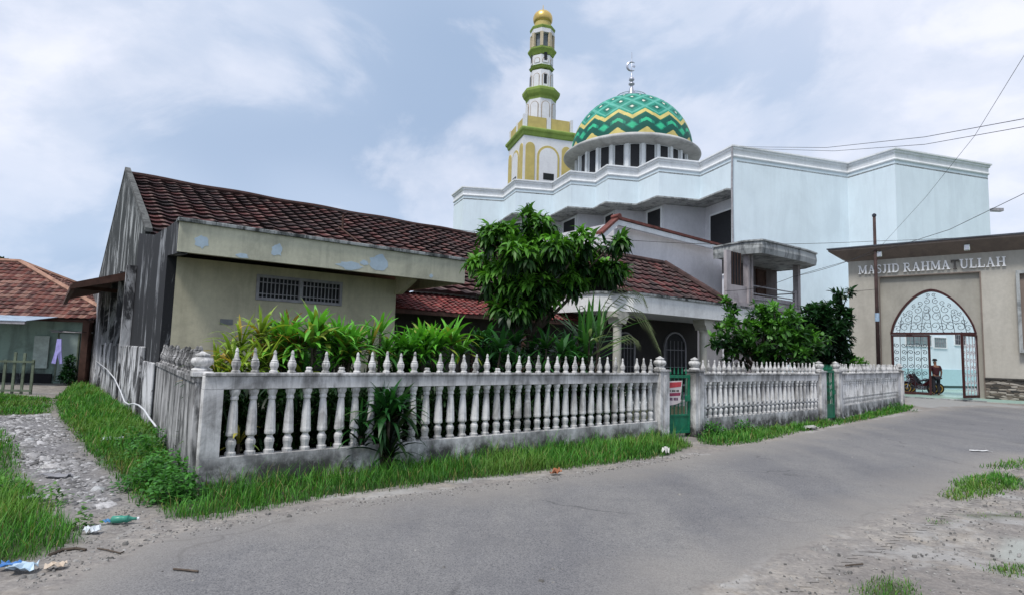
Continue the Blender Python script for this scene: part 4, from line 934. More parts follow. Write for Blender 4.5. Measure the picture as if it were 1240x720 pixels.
loft(MF, [(oct_(1.29), zC + .3), (oct_(1.42), zC + .55), (oct_(1.44), zCt - .1), (oct_(1.25), zCt)], 'cornice', M['lime'], MN)
loft(MF, [(oct_(1.27), zCt), (oct_(1.27), zD)], 'upper_shaft', M['minaret'], MN)
loft(MF, [(oct_(1.27), zD + .1), (oct_(1.40), zD + .35), (oct_(1.60), zD + .65), (oct_(1.62), zDt - .15), (oct_(1.3), zDt)], 'cornice', M['lime'], MN)
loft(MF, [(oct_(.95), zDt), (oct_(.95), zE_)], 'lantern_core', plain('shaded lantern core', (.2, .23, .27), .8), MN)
for k in range(8):
    q = R(22.5) + 2 * math.pi * k / 8
    MB(MF @ Matrix.Translation((cx, cy, 0)) @ Matrix.Rotation(q, 4, 'Z')).box(1.12, 1.38, -.17, .17, zDt, zE_ - .3).build('lantern_pillar', plain('pale gold pillar paint', (.50, .42, .30), .7), MN)
loft(MF, [(oct_(1.35), zE_ - .32), (oct_(1.35), zE_ + .15)], 'lantern_lintel', M['minaret'], MN)
loft(MF, [(oct_(1.36), zE_ + .15), (oct_(1.44), zE_ + .4), (oct_(1.44), zEt - .2), (oct_(1.1), zEt)], 'cornice', M['lime'], MN)
MB(MF).lathe([(.95, zEt), (.92, zG)], (cx, cy, 0), 20).build('dome_neck', M['gold'], MN)
dr = zT - zG
MB(MF).lathe([(.9, zG), (1.05, zG + .12 * dr), (1.10, zG + .3 * dr), (1.08, zG + .5 * dr), (.95, zG + .7 * dr), (.7, zG + .86 * dr), (.3, zG + .97 * dr), (.06, zG + 1.03 * dr), (.03, zS)], (cx, cy, 0), 24).build('onion_dome', M['golddome'], MN, smooth=True)
for k in range(8):
    q = 2 * math.pi * k / 8 + R(-90)
    for (r_, z0, z1, w_) in ((1.72 * .924, 25.9, zB - .35, .95), (1.34 * .924, zBt + .3, zC - .4, .72), (1.27 * .924, zCt + .2, zD - .3, .7)):
        Wf = MF @ Matrix.Translation((cx, cy, 0)) @ Matrix.Rotation(q, 4, 'Z') @ Matrix.Rotation(R(90), 4, 'Z')
        MB(Wf).slab(arch_pts(0, w_, z0, z1), 1, -r_ - .035, -r_ + .05).build('arch_rib', plain('rib ochre paint', (.34, .27, .20), .8), MN)
        MB(Wf).slab(arch_pts(0, w_ - .13, z0, z1 - .07), 1, -r_ - .055, -r_ - .036).build('arch_panel', M['minaret'], MN)
        if r_ < 1.5 and k % 2 == 0: MB(Wf).box(-.17, .17, -r_ - .075, -r_ - .056, z0 + .25, z0 + 1.35).build('slit_window', M['dark'], MN)

# ------------------------------------------------------------------ gate building
G = thing('gate_building', 'stone coloured mosque gateway with a pointed arch and brown flat roof edge', 'gateway', GC)
HT = 6.91; aL, aR, aT, aS = -3.54, -.08, 5.30, 3.16
rl, rr_, rt_ = -3.94, .14, 6.0; FR = 5.2
ac = (aL + aR) / 2
def archz(x):     # pointed arch
    u_ = abs(x - ac) / ((aR - aL) / 2); return aS + (aT - aS) * (max(0, 1 - u_ ** 1.75)) ** .72
b = MB(GF).box(-5.34, rl, 0, .45, -.3, HT).box(rr_, 8.0, 0, .45, -.3, HT).box(rl, rr_, 0, .45, rt_, HT)
b.build('front_wall', M['gatewall'], G)
b = MB(GF); n = 40
xsA = [aL + (aR - aL) * i / n for i in range(n + 1)]
for i in range(n): b.slab([(xsA[i], archz(xsA[i])), (xsA[i + 1], archz(xsA[i + 1])), (xsA[i + 1], rt_), (xsA[i], rt_)], 1, .13, .42)
b.box(rl, aL, .13, .42, .0, rt_).box(aR, rr_, .13, .42, 0, rt_); b.build('recessed_panel', M['gatein'], G)
b = MB(GF); hx = (aR - aL) / 2
for i in range(n):
    P = [(xsA[i], archz(xsA[i])), (xsA[i + 1], archz(xsA[i + 1]))]
    def inn(p): return (ac + (p[0] - ac) * .95, aS + (p[1] - aS) * .945)
    b.slab([P[0], P[1], inn(P[1]), inn(P[0])], 1, .08, .36)
b.build('arch_lining', M['redmetal'], G)
MB(GF).box(-5.34, -5.1, .45, 2.2, -.3, HT).build('side_wall', M['gatewall'], G)
MB(GF).sweep([(-5.34, 2.2), (-5.34, 0), (8, 0)], [(-.3, HT + .001), (0, HT + .001), (.78, HT + .5), (.78, HT + .60), (-.3, HT + .60)]).build('roof_edge', M['soffit'], G)
MB(GF).sweep([(-5.34, 2.2), (-5.34, 0), (8, 0)], [(.70, HT + .602), (.84, HT + .602), (.84, HT + .66), (.70, HT + .66)]).build('roof_flashing', plain('dark flashing', (.07, .08, .10), .6), G)
MB(GF).prism([(-5.3, 0), (8, 0), (8, 1.6), (-5.3, 1.6)], HT + .45, HT + .55).build('roof_slab', M['concrete'], G)
MB(GF).box(.16, 8, -.07, -.001, -.3, 1.02).build('slate_plinth', M['slate'], G); MB(GF).box(.14, 8, -.10, -.001, 1.021, 1.09).build('plinth_cap', plain('dark plinth cap', (.05, .045, .04), .6), G)
MB(GF).box(-5.3, 8, -.5, 14, -.2, .12).build('floor', plain('pale green floor tiles', (.33, .46, .40), .25, 0, .08), G)
MB(GF).box(-5.3, .2, -.9, -.5, -.2, .05).build('step', M['concrete'], G)
fr = MB(GF).box(1.42, 1.55, -.28, -.001, 2.25, 5.95).box(1.55, 5, -.28, -.001, 2.25, 2.4).box(1.55, 5, -.28, -.001, 5.8, 5.95).build('side_frame', M['concrete'], G)
MB(GF).box(1.55, 5, -.12, -.002, 2.4, 5.8).build('frame_panel', M['soffit'], fr)
MB(GF).box(rl - .03, rl + .02, -.04, -.001, 0, rt_ + .03).box(rr_ - .02, rr_ + .03, -.04, -.001, 0, rt_ + .03).box(rl + .02, rr_ - .02, -.04, -.001, rt_ - .02, rt_ + .03).build('recess_trim', M['soffit'], G)
# arch fan of scrollwork + transom
def spiral(cx_, cz_, r, turns, a0, sgn, y, k=22): return [(cx_ + r * (1 - .8 * i / k) * math.cos(a0 + sgn * turns * 2 * math.pi * i / k), y, cz_ + r * (1 - .8 * i / k) * math.sin(a0 + sgn * turns * 2 * math.pi * i / k)) for i in range(k + 1)]
MB(GF).box(aL, aR, .10, .22, aS - .09, aS + .02).build('transom', M['redmetal'], G)
b = MB(GF); rnd = random.Random(4)
for side in (-1, 1):
    for (dx, dz, r, a0, sg) in ((.14, .35, .2, -1.2, 1), (.42, .28, .2, 2, -1), (.75, .3, .24, .4, 1), (1.12, .28, .22, 2.6, -1), (1.42, .22, .15, .5, 1), (.22, .78, .22, 1.2, 1), (.60, .72, .22, -.8, -1), (.98, .68, .2, 1.6, 1), (1.26, .55, .13, 0, -1), (.2, 1.18, .2, -1, -1), (.56, 1.12, .19, 1.8, 1), (.88, 1.0, .14, 0, 1), (.18, 1.55, .15, 1.4, 1), (.46, 1.45, .13, -1.2, -1), (.12, 1.84, .09, .5, 1), (.7, 1.32, .1, 2, -1), (1.08, .92, .1, 1, -1)):
        b.tube(spiral(ac + side * dx, aS + dz, r, 1.25, a0 if side > 0 else math.pi - a0, sg * side, .2), .011, 4)
        b.tube([(ac + side * dx, .2, aS + dz - r), (ac + side * (dx + .1), .2, aS + dz - r * 1.5 if dz - r * 1.5 > 0 else aS)], .009, 4)
for k in range(-3, 4):
    x = ac + k * .45; b.tube([(x, .2, aS), (x + (.12 if k < 0 else -.12), .2, min(archz(x) - .08, aS + 1.0 + .2 * math.cos(k)))], .012, 4)
b.build('fan_scrollwork', M['iron'], G)
# gate leaves
def leaf(name, label, W_, wdt, hgt, scrollmat, seed):
    g_ = thing(name, label, 'gate', W_ @ Vector((0, 0, .12)))
    MB(W_).box(0, .09, -.04, .04, .14, hgt).box(wdt - .09, wdt, -.04, .04, .14, hgt).box(.09, wdt - .09, -.04, .04, .14, .26).box(.09, wdt - .09, -.04, .04, hgt - .09, hgt).build('frame', M['redmetal'], g_)
    b = MB(W_); nbar = max(2, int(wdt / .28))
    for i in range(nbar + 1):
        x = .09 + (wdt - .18) * i / nbar; b.box(x - .012, x + .012, -.012, .012, .26, hgt - .09)
    b.build('bars', scrollmat, g_)
    b = MB(W_); rn = random.Random(seed)
    for zc in np.arange(.5, hgt - .2, .34):
        for i in range(nbar):
            x = .09 + (wdt - .18) * (i + .5) / nbar; b.tube(spiral(x, zc, .12, 1.3, rn.uniform(0, 6), rn.choice((-1, 1)), -.02, 16), .014, 4)
    b.build('scrollwork', scrollmat, g_); return g_
leaf('gate_leaf', 'closed left gate leaf with pale scrollwork in a red oxide frame', GF @ Matrix.Translation((aL + .02, .17, 0)), 1.62, aS - .1, M['iron'], 1)
Wr = GF @ Matrix.Translation((aR - .02, .12, 0)) @ Matrix.Rotation(R(-111), 4, 'Z')
leaf('gate_leaf', 'right gate leaf swung open against the archway, narrow with white scrolls', Wr, 1.35, aS - .1, plain('pale scroll paint', (.45, .40, .42), .6), 2)
# lettering
SG = thing('sign_lettering', 'white relief letters reading MASJID RAHMATULLAH above the arch', 'sign', GF @ Vector((-1.9, 0, 6.2)))
def T_(x0, y0, x1, y1, w_): return ('l', x0, y0, x1, y1, w_)
GL_ = {
 'M': (1.15, [T_(.16, 0, .16, 1, .10), T_(.20, 1, .575, .12, .19), T_(.575, .12, .95, 1, .10), T_(.97, 0, .97, 1, .20), T_(0, .04, .34, .04, .09), T_(.78, .04, 1.15, .04, .09), T_(0, .96, .24, .96, .09), T_(.92, .96, 1.15, .96, .09)]),
 'A': (.98, [T_(.18, .0, .46, 1, .10), T_(.46, 1, .80, 0, .20), T_(.26, .34, .68, .34, .08), T_(0, .04, .34, .04, .09), T_(.60, .04, .98, .04, .09)]),
 'S': (.68, ['c', [(.60, .78), (.5, .93), (.33, .97), (.14, .88), (.11, .70), (.3, .56), (.5, .44), (.59, .27), (.5, .09), (.33, .03), (.15, .08), (.07, .26)], .13]),
 'J': (.55, [T_(.36, .16, .36, 1, .19), T_(.16, .96, .55, .96, .09), 'c', [(.36, .2), (.3, .04), (.16, .02), (.08, .14)], .10]),
 'I': (.44, [T_(.22, 0, .22, 1, .20), T_(0, .04, .44, .04, .09), T_(0, .96, .44, .96, .09)]),
 'D': (.92, [T_(.20, 0, .20, 1, .20), T_(0, .04, .45, .04, .09), T_(0, .96, .45, .96, .09), 'c', [(.4, .96), (.62, .92), (.78, .75), (.82, .5), (.78, .25), (.62, .08), (.4, .04)], .14]),
 'R': (.95, [T_(.20, 0, .20, 1, .20), T_(0, .04, .40, .04, .09), T_(0, .96, .4, .96, .09), 'c', [(.35, .96), (.6, .93), (.72, .75), (.6, .56), (.35, .5)], .13, T_(.45, .5, .78, .04, .19), T_(.68, .04, .95, .04, .09)]),
 'H': (1.0, [T_(.20, 0, .20, 1, .20), T_(.80, 0, .80, 1, .20), T_(.2, .5, .8, .5, .09), T_(0, .04, .40, .04, .09), T_(.6, .04, 1.0, .04, .09), T_(0, .96, .40, .96, .09), T_(.6, .96, 1.0, .96, .09)]),
 'T': (.88, [T_(.44, 0, .44, 1, .20), T_(.24, .04, .64, .04, .09), T_(.0, .95, .88, .95, .10), T_(.05, .72, .05, 1, .08), T_(.83, .72, .83, 1, .08)]),
 'U': (.95, [T_(.20, .3, .20, 1, .20), T_(.78, .3, .78, 1, .10), T_(0, .96, .40, .96, .09), T_(.62, .96, .95, .96, .09), 'c', [(.20, .34), (.24, .14), (.4, .04), (.58, .05), (.74, .16), (.78, .36)], .13]),
 'L': (.78, [T_(.20, 0, .20, 1, .20), T_(0, .96, .42, .96, .09), T_(0, .05, .76, .05, .10), T_(.72, .0, .72, .32, .08)])}
txt = 'MASJID RAHMATULLAH'; tw_ = sum(.42 if c == ' ' else GL_[c][0] + .10 for c in txt) - .10
Hh = .44; sx = (1.10 + 4.86) / tw_; x = -4.86; dep = 0
for ci, ch in enumerate(txt):
    if ch == ' ': x += .42 * sx; continue
    wd, items = GL_[ch]; b = MB(GF @ Matrix.Translation((x, 0, 6.2))); it = list(items); i = 0; k = 0
    while i < len(it):
        y1 = -.085 - .0021 * k; k += 1
        if it[i] == 'c':
            pts_, w_ = it[i + 1], it[i + 2]; i += 3
            L_ = []; R_ = []
            for j, p in enumerate(pts_):
                p0 = Vector(pts_[max(j - 1, 0)]); p1 = Vector(pts_[min(j + 1, len(pts_) - 1)]); d = (p1 - p0).normalized(); nn2 = Vector((-d.y, d.x)) * w_ / 2
                L_.append(((p[0] + nn2.x) * sx, (p[1] + nn2.y) * Hh)); R_.append(((p[0] - nn2.x) * sx, (p[1] - nn2.y) * Hh))
            for j in range(len(pts_) - 1): b.slab([L_[j], L_[j + 1], R_[j + 1], R_[j]], 1, y1, -.002)
        else:
            _, ax0, az0, ax1, az1, w_ = it[i]; i += 1
            d = Vector((ax1 - ax0, az1 - az0)); horiz = abs(d.x) > 3 * abs(d.y)
            o_ = (0, w_ / 2) if horiz else (w_ / 2, 0)
            b.slab([((ax0 - o_[0]) * sx, (az0 - o_[1]) * Hh), ((ax0 + o_[0]) * sx, (az0 + o_[1]) * Hh) if not horiz else ((ax1) * sx, (az1 - o_[1]) * Hh), ((ax1 + o_[0]) * sx, (az1 + o_[1]) * Hh), ((ax1 - o_[0]) * sx, (az1 - o_[1]) * Hh) if not horiz else (ax0 * sx, (az0 + o_[1]) * Hh)], 1, y1, -.002)
    o = b.build('letter', M['letters_dark'] if (ch == 'T') else M['letters'], SG)
    if ch == 'T': o['label'] = 'letter T with its white paint worn off'
    x += (wd + .10) * sx
# flood lamps at the roof edge
lamp0 = None
for i, (px, py, lb) in enumerate(((1065, 308, 'small white flood lamp under the roof edge above the letter S'), (1171, 300, 'small white flood lamp under the roof edge above the letters LL'))):
    p = gb(px, py, -.55); t = thing('flood_lamp', lb, 'lamp', GF @ p, group='flood lamps on the gateway')
    MB(GF).box(p.x - .11, p.x + .11, p.y - .07, p.y + .05, p.z - .14, p.z + .14).build('housing', M['lamp'], t, bevel=.02)
    MB(GF).box(p.x - .09, p.x + .09, p.y - .085, p.y - .071, p.z - .11, p.z + .11).build('lens', M['chrome'], t)
    MB(GF).box(p.x - .02, p.x + .02, p.y - .02, p.y + .02, p.z + .14, p.z + .35).build('bracket', M['iron'], t)
# utility pole
pb = gb(1064, 445, -.6); pt_ = gb(1060.5, 262, -.6)
t = thing('utility_pole', 'slim dark utility pole standing before the left side of the gateway', 'pole', GF @ Vector((pb.x, pb.y, 0)))
MB(GF).tube([(pb.x, pb.y, 0), (pb.x, pb.y, pt_.z)], [.095, .07], 12).build('shaft', M['pole'], t, smooth=True)
MB(GF).lathe([(.1, 0), (.1, .1), (.03, .16)], (pb.x, pb.y, pt_.z), 10).build('cap', M['iron'], t)
zz = gb(1062, 384, -.6).z
MB(GF).lathe([(.10, 0), (.10, .42)], (pb.x, pb.y, zz - .2), 12).build('sticker_band', plain('pale blue sticker', (.35, .48, .62), .5), t)
MB(GF).box(pb.x - .09, pb.x + .09, pb.y - .2, pb.y - .1, .9, 1.5).build('meter_box', M['grille'], t)

# ------------------------------------------------------------------ cables
def cable(label, pts_, r=.018, sag=.0, n=24):
    P = [Vector(p) for p in pts_]; out = []
    for i in range(len(P) - 1):
        for k in range(n):
            t_ = k / n; q = P[i].lerp(P[i + 1], t_); q.z -= sag * 4 * t_ * (1 - t_); out.append(q)
    out.append(P[-1]); return tag(MB().tube(out, r, 5).build('overhead_cable', M['wire'], loc=P[0]), label, 'cable')
cable('upper overhead cable running from the mosque corner out to the right', [ond(895, 178, 36), ond(1000, 179, 28), ond(1120, 166, 21), ond(1300, 133, 14)], .011)
cable('lower overhead cable just under the upper one beside the mosque corner', [ond(900, 180, 36), ond(1010, 183, 28), ond(1120, 175, 21), ond(1300, 143, 14)], .010)
cable('steep overhead cable crossing in front of the tall pale blue wall', [ond(1066, 299, 29), ond(1120, 240, 22), ond(1180, 165, 17), ond(1260, 35, 12)], .006)
cable('overhead cable passing the pole top level and rising to the right edge', [ond(960, 335, 30), ond(1062, 306, 28), ond(1150, 278, 22), ond(1280, 215, 15)], .010)
cable('thin cable sagging from the balcony towards the gateway roof', [ond(878, 352, 23), ond(960, 335, 25), ond(1064, 300, 28)], .010, .15)
cable('thin cable from the old roof ridge to the mosque', [ond(380, 250, 19), ond(470, 266, 26), ond(560, 279, 36), ond(700, 296, 40)], .014)
cable('thin cable stretched level across the white gabled wall', [ond(690, 285, 26), ond(865, 296, 22), ond(1062, 292, 28.5), ond(1290, 280, 24)], .010, .05)
cable('drooping cable tied between the pole and the gate wall', [ond(1063, 350, 28.5), ond(1030, 353, 29), ond(1000, 352, 30)], .010)

# ------------------------------------------------------------------ small house on the left
LB = thing('small_house', 'small mint green house with hipped red clay roof at the far left', 'house', (-18, 22.5, 0))
y0 = 22.5
LF = frame((-16.1, 22.6), (.985, .17), (-.17, .985))
MB(LF).box(-9, -.1, 0, 6, -.3, 2.35).build('wall', M['greenwall'], LB)
MB(LF).box(-.95, -.30, -.04, -.001, .1, 1.85).build('door', M['palegreen'], LB); MB(LF).box(-1.0, -.95, -.06, -.001, .1, 1.9).box(-.30, -.25, -.06, -.001, .1, 1.9).box(-1, -.25, -.06, -.001, 1.9, 1.95).build('door_frame', M['greywood'], LB)
MB(LF).box(-9, -1.1, -.04, -.002, -.2, .35).build('stained_plinth', M['blackwall'], LB)
MB(LF).box(-1.75, -1.25, -.10, -.041, .55, 1.75).build('white_panel', plain('white hanging panel', (.42, .50, .46), .7), LB)
ra = LF.inverted() @ ond(38, 321, 25.6); ez = 2.42
ex0, ex1 = -9.6, 1.2; ey0, ey1 = -.35, 6.4
def tri_roof(name, A_, B_, T1, T2, th, seed):
    A_, B_, T1, T2 = map(Vector, (A_, B_, T1, T2)); U_ = (B_ - A_).normalized(); L_ = (B_ - A_).length
    m1 = (T1 - A_).dot(U_); m2 = (T2 - A_).dot(U_); S2 = (T1 - A_) - U_ * m1; run_ = S2.length
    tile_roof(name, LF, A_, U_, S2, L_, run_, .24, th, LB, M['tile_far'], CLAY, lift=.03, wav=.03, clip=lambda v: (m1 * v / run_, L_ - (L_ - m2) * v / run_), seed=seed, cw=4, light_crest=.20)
ty = 3.0; tz = ra.z
tl, trr = ra.x - 3.0, ra.x + .0
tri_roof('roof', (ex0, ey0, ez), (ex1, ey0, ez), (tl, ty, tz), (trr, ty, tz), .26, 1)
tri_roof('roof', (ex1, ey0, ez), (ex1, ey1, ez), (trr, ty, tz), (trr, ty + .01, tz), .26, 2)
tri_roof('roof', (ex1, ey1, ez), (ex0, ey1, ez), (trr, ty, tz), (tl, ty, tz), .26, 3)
MB(LF).tube([(trr, ty, tz + .05), (ex1, ey0, ez + .06)], .09, 6).tube([(trr, ty, tz + .05), (tl, ty, tz + .05)], .09, 6).tube([(trr, ty, tz + .05), (ex1, ey1, ez + .06)], .09, 6).build('hip_tiles', plain('pale clay hip tiles', (.38, .22, .16), .9, 0, .4, 3), LB)
MB(LF).slab([(-2.2, 2.22), (-.1, 2.48), (-.1, 2.50), (-2.2, 2.24)], 0, -9, -.9).build('tin_awning', M['tin'], LB)
for k in range(40): pass
MB(LF).box(-9, -.95, -2.18, -2.10, 2.12, 2.22).build('awning_edge', M['grille'], LB)
MB(LF).box(.02, .25, -.5, -.2, 0, 2.3).box(-9, .3, -.3, -.2, 2.3, 2.4).build('post', M['wood'], LB)
MB(LF).tube([(-1.1, -.3, 1.92), (.3, -.3, 1.92)], .03, 5).build('clothes_rail', M['grille'], LB)
MB(LF).box(.3, .9, .5, 6, -.3, 2.3).build('side_room', M['blackwall'], LB)
p = ond(71, 425, 20.2); b = MB()
b.add([(p.x - .08, p.y, p.z + .42), (p.x + .05, p.y + .02, p.z + .42), (p.x + .13, p.y - .04, p.z + .05), (p.x + .17, p.y, p.z - .4), (p.x + .04, p.y + .07, p.z - .42), (p.x + .0, p.y - .02, p.z - .1), (p.x - .08, p.y + .03, p.z - .42), (p.x - .2, p.y, p.z - .40), (p.x - .14, p.y + .05, p.z)], [(0, 1, 2, 5), (2, 3, 4, 5), (0, 5, 6, 8), (6, 7, 8)])
o = b.build('hanging_cloth', M['lilac'], loc=p, fix=False); so_ = o.modifiers.new('s', 'SOLIDIFY'); so_.thickness = .02; tag(o, 'lilac cloth hanging to dry before the mint green house', 'cloth')
pth = [ond(60, 399, 20.2), ond(71, 400, 20.2), ond(105, 402, 21)]
tag(MB().tube(pth, .01, 5).build('clothes_line', M['wire'], loc=pth[0]), 'thin clothes line carrying the lilac cloth', 'clothes line')
# old wooden gate at the far left
FG, LG_ = line_frame(onz(-40, 476), onz(38, 477))
wg = thing('wooden_gate', 'low green grey wooden picket gate on the grass at the left', 'gate', FG.col[3][:3])
for i, x in enumerate(np.arange(LG_ - .03, -.1, -.24)): MB(FG).box(x - .035, x + .035, -.02, .02, 0, (1.02, 1.2, 1.22, 1.0, 1.25, 1.1, 1.18, 1.0, 1.1)[i % 9]).build('picket', M['greywood'], wg, bevel=.005)
MB(FG).box(0, LG_, -.045, -.021, .92, .98).box(0, LG_, -.045, -.021, .08, .14).build('rail', M['greywood'], wg)
#PART4
# ------------------------------------------------------------------ vegetation
def leaf_quads(P, D, N, L, Wd, droop, cols, seg=3, prof=(.35, 1, .8, .05)):
    """leaf blades as numpy strips. P base, D direction, N side vector, L length, Wd width, droop 0..1"""
    n = len(P); V = np.zeros((n, seg + 1, 2, 3)); pos = P.copy(); d = D.copy()
    for s_ in range(seg + 1):
        w_ = (Wd * prof[min(s_, len(prof) - 1)] / 2)[:, None]
        V[:, s_, 0] = pos - N * w_; V[:, s_, 1] = pos + N * w_
        pos = pos + d * (L / seg)[:, None]
        d = d + np.array([0, 0, -1]) * (droop)[:, None]; d /= np.linalg.norm(d, axis=1)[:, None]
    k = (np.arange(n) * (seg + 1) * 2)[:, None]; FF = []
    for s_ in range(seg): FF.append(k + np.array([2 * s_, 2 * s_ + 1, 2 * s_ + 3, 2 * s_ + 2]))
    FF = np.stack(FF, 1).reshape(-1, 4); return V.reshape(-1, 3), FF, np.repeat(cols, seg, axis=0)
def unit(a_): return a_ / (np.linalg.norm(a_, axis=-1, keepdims=True) + 1e-9)
def crown(lobes, nclus, per, L, Wd, droop, base, light, seed, shell=.55, up=.3, tilt=.0, prof=(.3, 1, .8, .05), seg=3):
    rg = np.random.default_rng(seed); C = []; vol = np.array([r[0] * r[1] * r[2] for _, r in lobes]) ** .75; pr = vol / vol.sum()
    idx = rg.choice(len(lobes), nclus, p=pr); dirs = unit(rg.normal(size=(nclus, 3))); rad = rg.uniform(shell, 1.0, nclus) ** .7
    cen = np.array([lobes[i][0] for i in idx]); rr = np.array([lobes[i][1] for i in idx]); C = cen + dirs * rr * rad[:, None] * (1 + rg.normal(0, .08, (nclus, 1)))
    out = dirs; allV = []; 
    P = np.repeat(C, per, axis=0); O = np.repeat(out, per, axis=0); n = len(P)
    D = unit(O * .5 + rg.normal(size=(n, 3)) * .9 + np.array([0, 0, up])); S = unit(np.cross(D, np.array([0, 0, 1.]) + rg.normal(size=(n, 3)) * .35))
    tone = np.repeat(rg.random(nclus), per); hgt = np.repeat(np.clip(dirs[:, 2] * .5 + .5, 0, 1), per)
    t_ = np.clip(-.12 + .75 * tone * hgt + .25 * rg.random(n) + .35 * (hgt - .35), 0, 1)[:, None]  # painted lighting: upward clusters get brighter leaves, undersides darker ones
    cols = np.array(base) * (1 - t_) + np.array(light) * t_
    Ls = L * rg.uniform(.65, 1.2, n)
    return leaf_quads(P + D * .02, D, S, Ls, Wd * rg.uniform(.7, 1.2, n), droop * rg.uniform(.6, 1.3, n), cols, seg, prof)
def tree(name, label, cat, base, lobes, trunk, limbs, par, group=None):
    t = thing(name, label, cat, base, group=group)
    V, FF, cc = crown(lobes, **par); V = V - np.array(base)
    o = npmesh('crown', V, FF, M['leaf'], cc, parent=t)
    MB().tube(trunk[0], trunk[1], 9).build('trunk', M['bark'], t, smooth=True)
    for pth_, rad_ in limbs: MB().tube(pth_, rad_, 6).build('limb', M['bark'], t, smooth=True)
    return t
def lobe(px, py, Y, rx, rz, ry=None): c = ond(px, py, Y); k = Y / F; return (tuple(c), (rx * k, (ry or rx) * k, rz * k))
# the drooping leaved fruit tree
YT = 11.6; base = ond(641, 430, YT); base.z = 0
lb = [lobe(636, 315, YT, 32, 28), lobe(603, 288, YT - .3, 19, 15), lobe(650, 276, YT, 20, 12), lobe(583, 322, YT + .3, 16, 12), lobe(604, 340, YT, 22, 18), lobe(646, 350, YT - .3, 26, 17), lobe(700, 322, YT + .2, 22, 18), lobe(706, 292, YT - .3, 13, 13), lobe(744, 294, YT, 15, 7), lobe(736, 328, YT + .3, 20, 10), lobe(692, 344, YT, 18, 12), lobe(672, 300, YT - .6, 16, 18), lobe(638, 264, YT, 10, 5), lobe(622, 366, YT, 18, 9), lobe(625, 308, YT - .8, 18, 16), lobe(622, 374, YT - .2, 26, 11), lobe(656, 368, YT, 24, 11)]
lb = [(c, (r[0] * .9, r[1] * .8, r[2] * .9)) for c, r in lb]
fork = Vector((base.x, base.y, 1.9)); limbs = []
for (c, r) in lb[:11]:
    c = Vector(c); midp = fork.lerp(c, .5) + Vector((0, 0, .12)); limbs.append(([fork, midp, c], [.05, .032, .012]))
tree('fruit_tree', 'round crowned fruit tree with long drooping leaves rising behind the long fence', 'tree', base, lb,
     ([(base.x + .06, base.y, -.1), (base.x + .02, base.y, .8), tuple(fork)], [.11, .085, .065]), limbs,
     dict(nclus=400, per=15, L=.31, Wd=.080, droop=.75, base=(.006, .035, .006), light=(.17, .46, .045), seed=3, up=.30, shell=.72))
# pale shrub tree behind the middle fence
YT = 17.2; base = ond(925, 470, YT); base.z = 0
lb = [lobe(925, 410, YT, 40, 26), lobe(885, 405, YT - .3, 22, 20), lobe(868, 412, YT, 14, 10), lobe(882, 366, YT, 7, 7), lobe(884, 384, YT, 10, 9), lobe(925, 378, YT, 18, 15), lobe(940, 390, YT, 26, 20), lobe(960, 402, YT, 22, 18), lobe(975, 418, YT, 20, 16), lobe(900, 430, YT, 26, 14), lobe(950, 430, YT, 34, 14), lobe(995, 412, YT + .3, 12, 9)]
fork = Vector((base.x, base.y, 1.1)); limbs = [([fork, fork.lerp(Vector(c), .55) + Vector((0, 0, -.05)), Vector(c)], [.045, .03, .012]) for c, r in lb]
tree('small_tree', 'bright green rounded leaf small tree behind the middle fence', 'tree', base, lb,
     ([(base.x, base.y, -.1), tuple(fork)], [.09, .06]), limbs,
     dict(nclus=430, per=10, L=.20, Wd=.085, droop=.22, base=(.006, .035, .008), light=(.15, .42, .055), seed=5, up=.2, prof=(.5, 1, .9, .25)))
# dark tree near the gateway
YT = 25.0; base = ond(1000, 470, YT); base.z = 0
lb = [lobe(1000, 402, YT, 26, 24), lobe(988, 385, YT, 18, 16), lobe(1008, 374, YT, 14, 9), lobe(1018, 358, YT, 9, 4), lobe(1028, 353, YT, 6, 3), lobe(1022, 385, YT, 10, 10), lobe(978, 425, YT + .5, 24, 18), lobe(1012, 428, YT, 18, 20), lobe(970, 405, YT + 1, 12, 18)]
fork = Vector((base.x, base.y, 2)); limbs = [([fork, Vector(c)], [.06, .015]) for c, r in lb]
tree('dark_tree', 'dark dense tree between the balcony tower and the gateway', 'tree', base, lb,
     ([(base.x, base.y, -.1), tuple(fork)], [.14, .1]), limbs,
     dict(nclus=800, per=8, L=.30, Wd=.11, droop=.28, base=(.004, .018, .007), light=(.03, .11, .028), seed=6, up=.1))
# round shrub in front of the gateway corner
YT = 24.6; base = ond(1037, 450, YT); base.z = 0
tree('round_shrub', 'small light green clipped shrub at the foot of the gateway', 'shrub', base, [lobe(1037, 441, YT, 13, 8), lobe(1030, 446, YT, 9, 7), lobe(1044, 446, YT, 8, 7)], ([tuple(base), (base.x, base.y, 1.3)], [.05, .03]), [],
     dict(nclus=260, per=7, L=.12, Wd=.05, droop=.1, base=(.03, .12, .015), light=(.16, .42, .05), seed=7, up=.3))
# far tree behind the small house, far left
YT = 60; base = ond(2, 380, YT); base.z = 0
tree('far_tree', 'small dark tree top showing past the clay roof at the left edge', 'tree', base, [lobe(0, 322, YT, 7, 6), lobe(-8, 330, YT, 14, 12), lobe(2, 332, YT, 8, 7)], ([tuple(base), (base.x, base.y, 6)], [.3, .2]), [],
     dict(nclus=220, per=7, L=.7, Wd=.4, droop=.2, base=(.012, .03, .02), light=(.04, .08, .05), seed=8))
YT = 21.6; base = ond(84, 462, YT); base.z = 0
tree('door_shrub', 'dark little bush beside the pale green door of the small house', 'shrub', base, [lobe(84, 450, YT, 7, 9), lobe(85, 438, YT, 5, 7), lobe(82, 457, YT, 8, 6)], ([tuple(base), (base.x, base.y, .6)], [.03, .02]), [],
     dict(nclus=120, per=7, L=.13, Wd=.06, droop=.2, base=(.006, .03, .01), light=(.03, .12, .03), seed=9))

